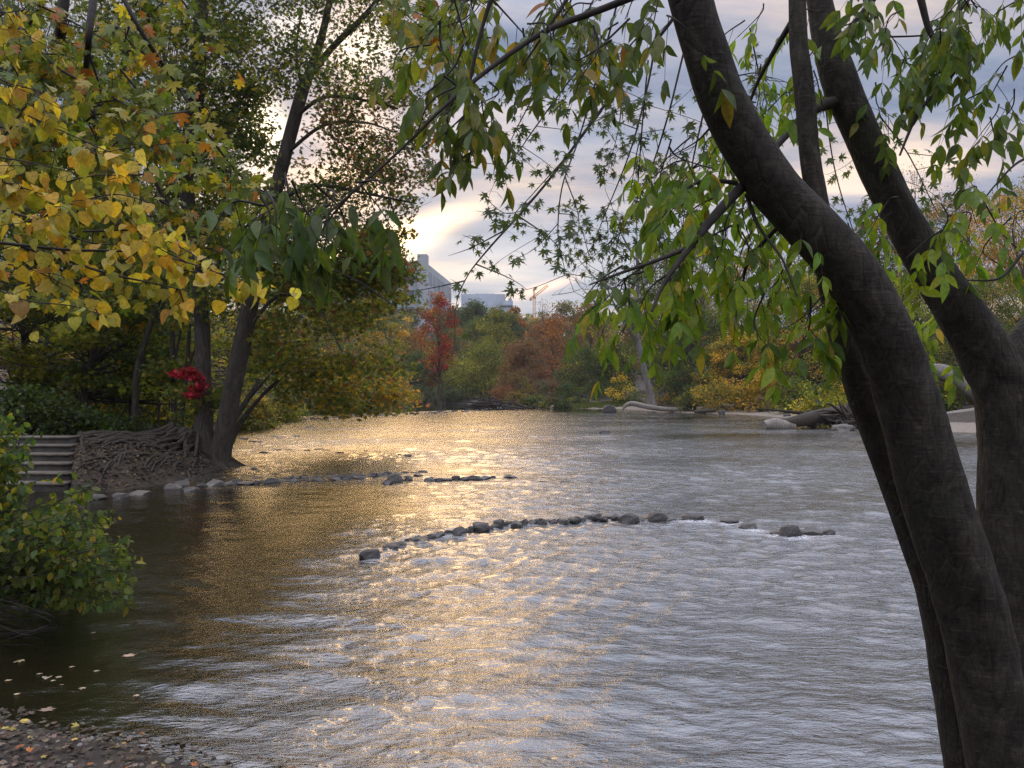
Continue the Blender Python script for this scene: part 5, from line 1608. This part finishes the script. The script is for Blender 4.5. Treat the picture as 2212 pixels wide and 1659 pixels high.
x = rng.uniform(-5, 0.5, n); y = rng.uniform(3.0, 6.4, n); d = river_dist(x, y); k = (d > -.3) & (d < .8); x, y = x[k], y[k]
sz = rng.uniform(.008, .03, len(x))
vv = pv[None] * sz[:, None, None] * rng.uniform(.7, 1.3, (len(x), 1, 3)) + np.stack([x, y, ground(x, y)], 1)[:, None]
pb.add(vv.reshape(-1, 3), (pf3[None] + (np.arange(len(x)) * 8)[:, None, None]).reshape(-1, 3), np.repeat(pick(len(x), [((.13, .11, .09), 2), ((.07, .06, .05), 2), ((.22, .20, .17), 1)]), 8, 0))
tag(pb.build('pebbles', M_LITTER), 'small grey pebbles along the near water edge', 'pebbles', kind='stuff')
# wood floor litter
wl = Mesh()
n = 34000
x = rng.uniform(-34, -8.6, n); y = rng.uniform(18, 48, n)
x[:9000] = rng.uniform(-13.5, -8.6, 9000); y[:9000] = rng.uniform(16.8, 27, 9000)
d = river_dist(x, y); k = (d > 0.1); x, y = x[k], y[k]
leaves(wl, 'star', np.stack([x, y, ground(x, y) + .02], 1), rng.uniform(.04, .10, len(x)), pick(len(x), [((0.08, 0.055, 0.033), 5), ((0.13, 0.085, 0.045), 2), ((0.045, 0.033, 0.022), 5), ((.2, .14, .04), .25)]), frames(len(x), 0, 1, .4))
tag(wl.build('fallen_leaves', M_LITTER), 'dull brown fallen leaves over the floor of the left wood', 'fallen leaves', kind='stuff')
spots = [(52, 1424, 'pale tan maple leaf floating at left edge under the bush'), (275, 1418, 'tan leaf floating beside the twig ends of the bush'), (270, 1335, 'yellow leaf caught at the waterline right of the bush'),
         (180, 1484, None), (98, 1468, 'large oval tan leaf floating in the dark shallows'), (96, 1536, 'small orange brown leaf floating below the large oval one'), (40, 1560, 'bright yellow leaf at the water edge by the litter'),
         (20, 1470, None), (60, 1480, None), (110, 1470, None), (130, 1460, None), (80, 1455, None), (140, 1478, None), (30, 1500, None), (210, 1450, None), (150, 1440, None), (230, 1300, None), (300, 1500, None), (205, 1365, None)]
for i, (u, v, lab) in enumerate(spots):
    p_ = W(u, v, .012)
    f = Mesh()
    R = frames(1, 0.0, 1.0, .08); R[0, 2, 1] = 0
    y = R[0, :, 1]; y[2] = 0; y /= np.linalg.norm(y); up = np.array((0, .12, 1.)); x_ = np.cross(y, up); x_ /= np.linalg.norm(x_)
    R[0] = np.stack([x_, y, np.cross(x_, y)], 1)
    leaves(f, 'oval' if i == 4 else ('heart' if i in (6,) else 'maple'), np.array([p_]), [.13 if i == 4 else (0.10 if lab else .05)],
           pick(1, [((.42, .33, .07) if i in (2, 6) else (.36, .28, .18), 1)]), R)
    tag(f.build('floating_leaf', M_LITTER, None, False, p_), lab or 'small pale leaf floating on the dark shallows at left', 'leaf', 'leaves floating at the left')
# grass tuft strip on the spit
gs = Mesh()
n = 5000
x = rng.uniform(8, 22, n); y = rng.uniform(126, 134, n)
leaves(gs, 'quad', np.stack([x, y, ground(x, y)], 1), rng.uniform(.15, .35, n), pick(n, [((.07, .10, .025), 2), ((.10, .11, .03), 1)]), frames(n, -1.5, .5, 1))
tag(gs.build('grass', M_FAR), 'pale green grass strip on the shore before the dark hollow', 'grass', kind='stuff')
print('all done')

# ------------------------------------------------------------------ evening haze
hz = Mesh(); box(hz, -820, 820, -820, 820, -2.0, 100)
m = bpy.data.materials.new('air'); m.use_nodes = True; nt = m.node_tree; nt.nodes.clear()
pv_ = nn(nt, 'ShaderNodeVolumePrincipled')
pv_.inputs['Color'].default_value = (0.93, 0.95, 1.0, 1)
pv_.inputs['Density'].default_value = 0.00016
pv_.inputs['Anisotropy'].default_value = 0.3
nt.links.new(pv_.outputs[0], nn(nt, 'ShaderNodeOutputMaterial').inputs['Volume'])
tag(hz.build('haze', m), 'thin pale evening haze over the river valley', 'haze', kind='stuff')
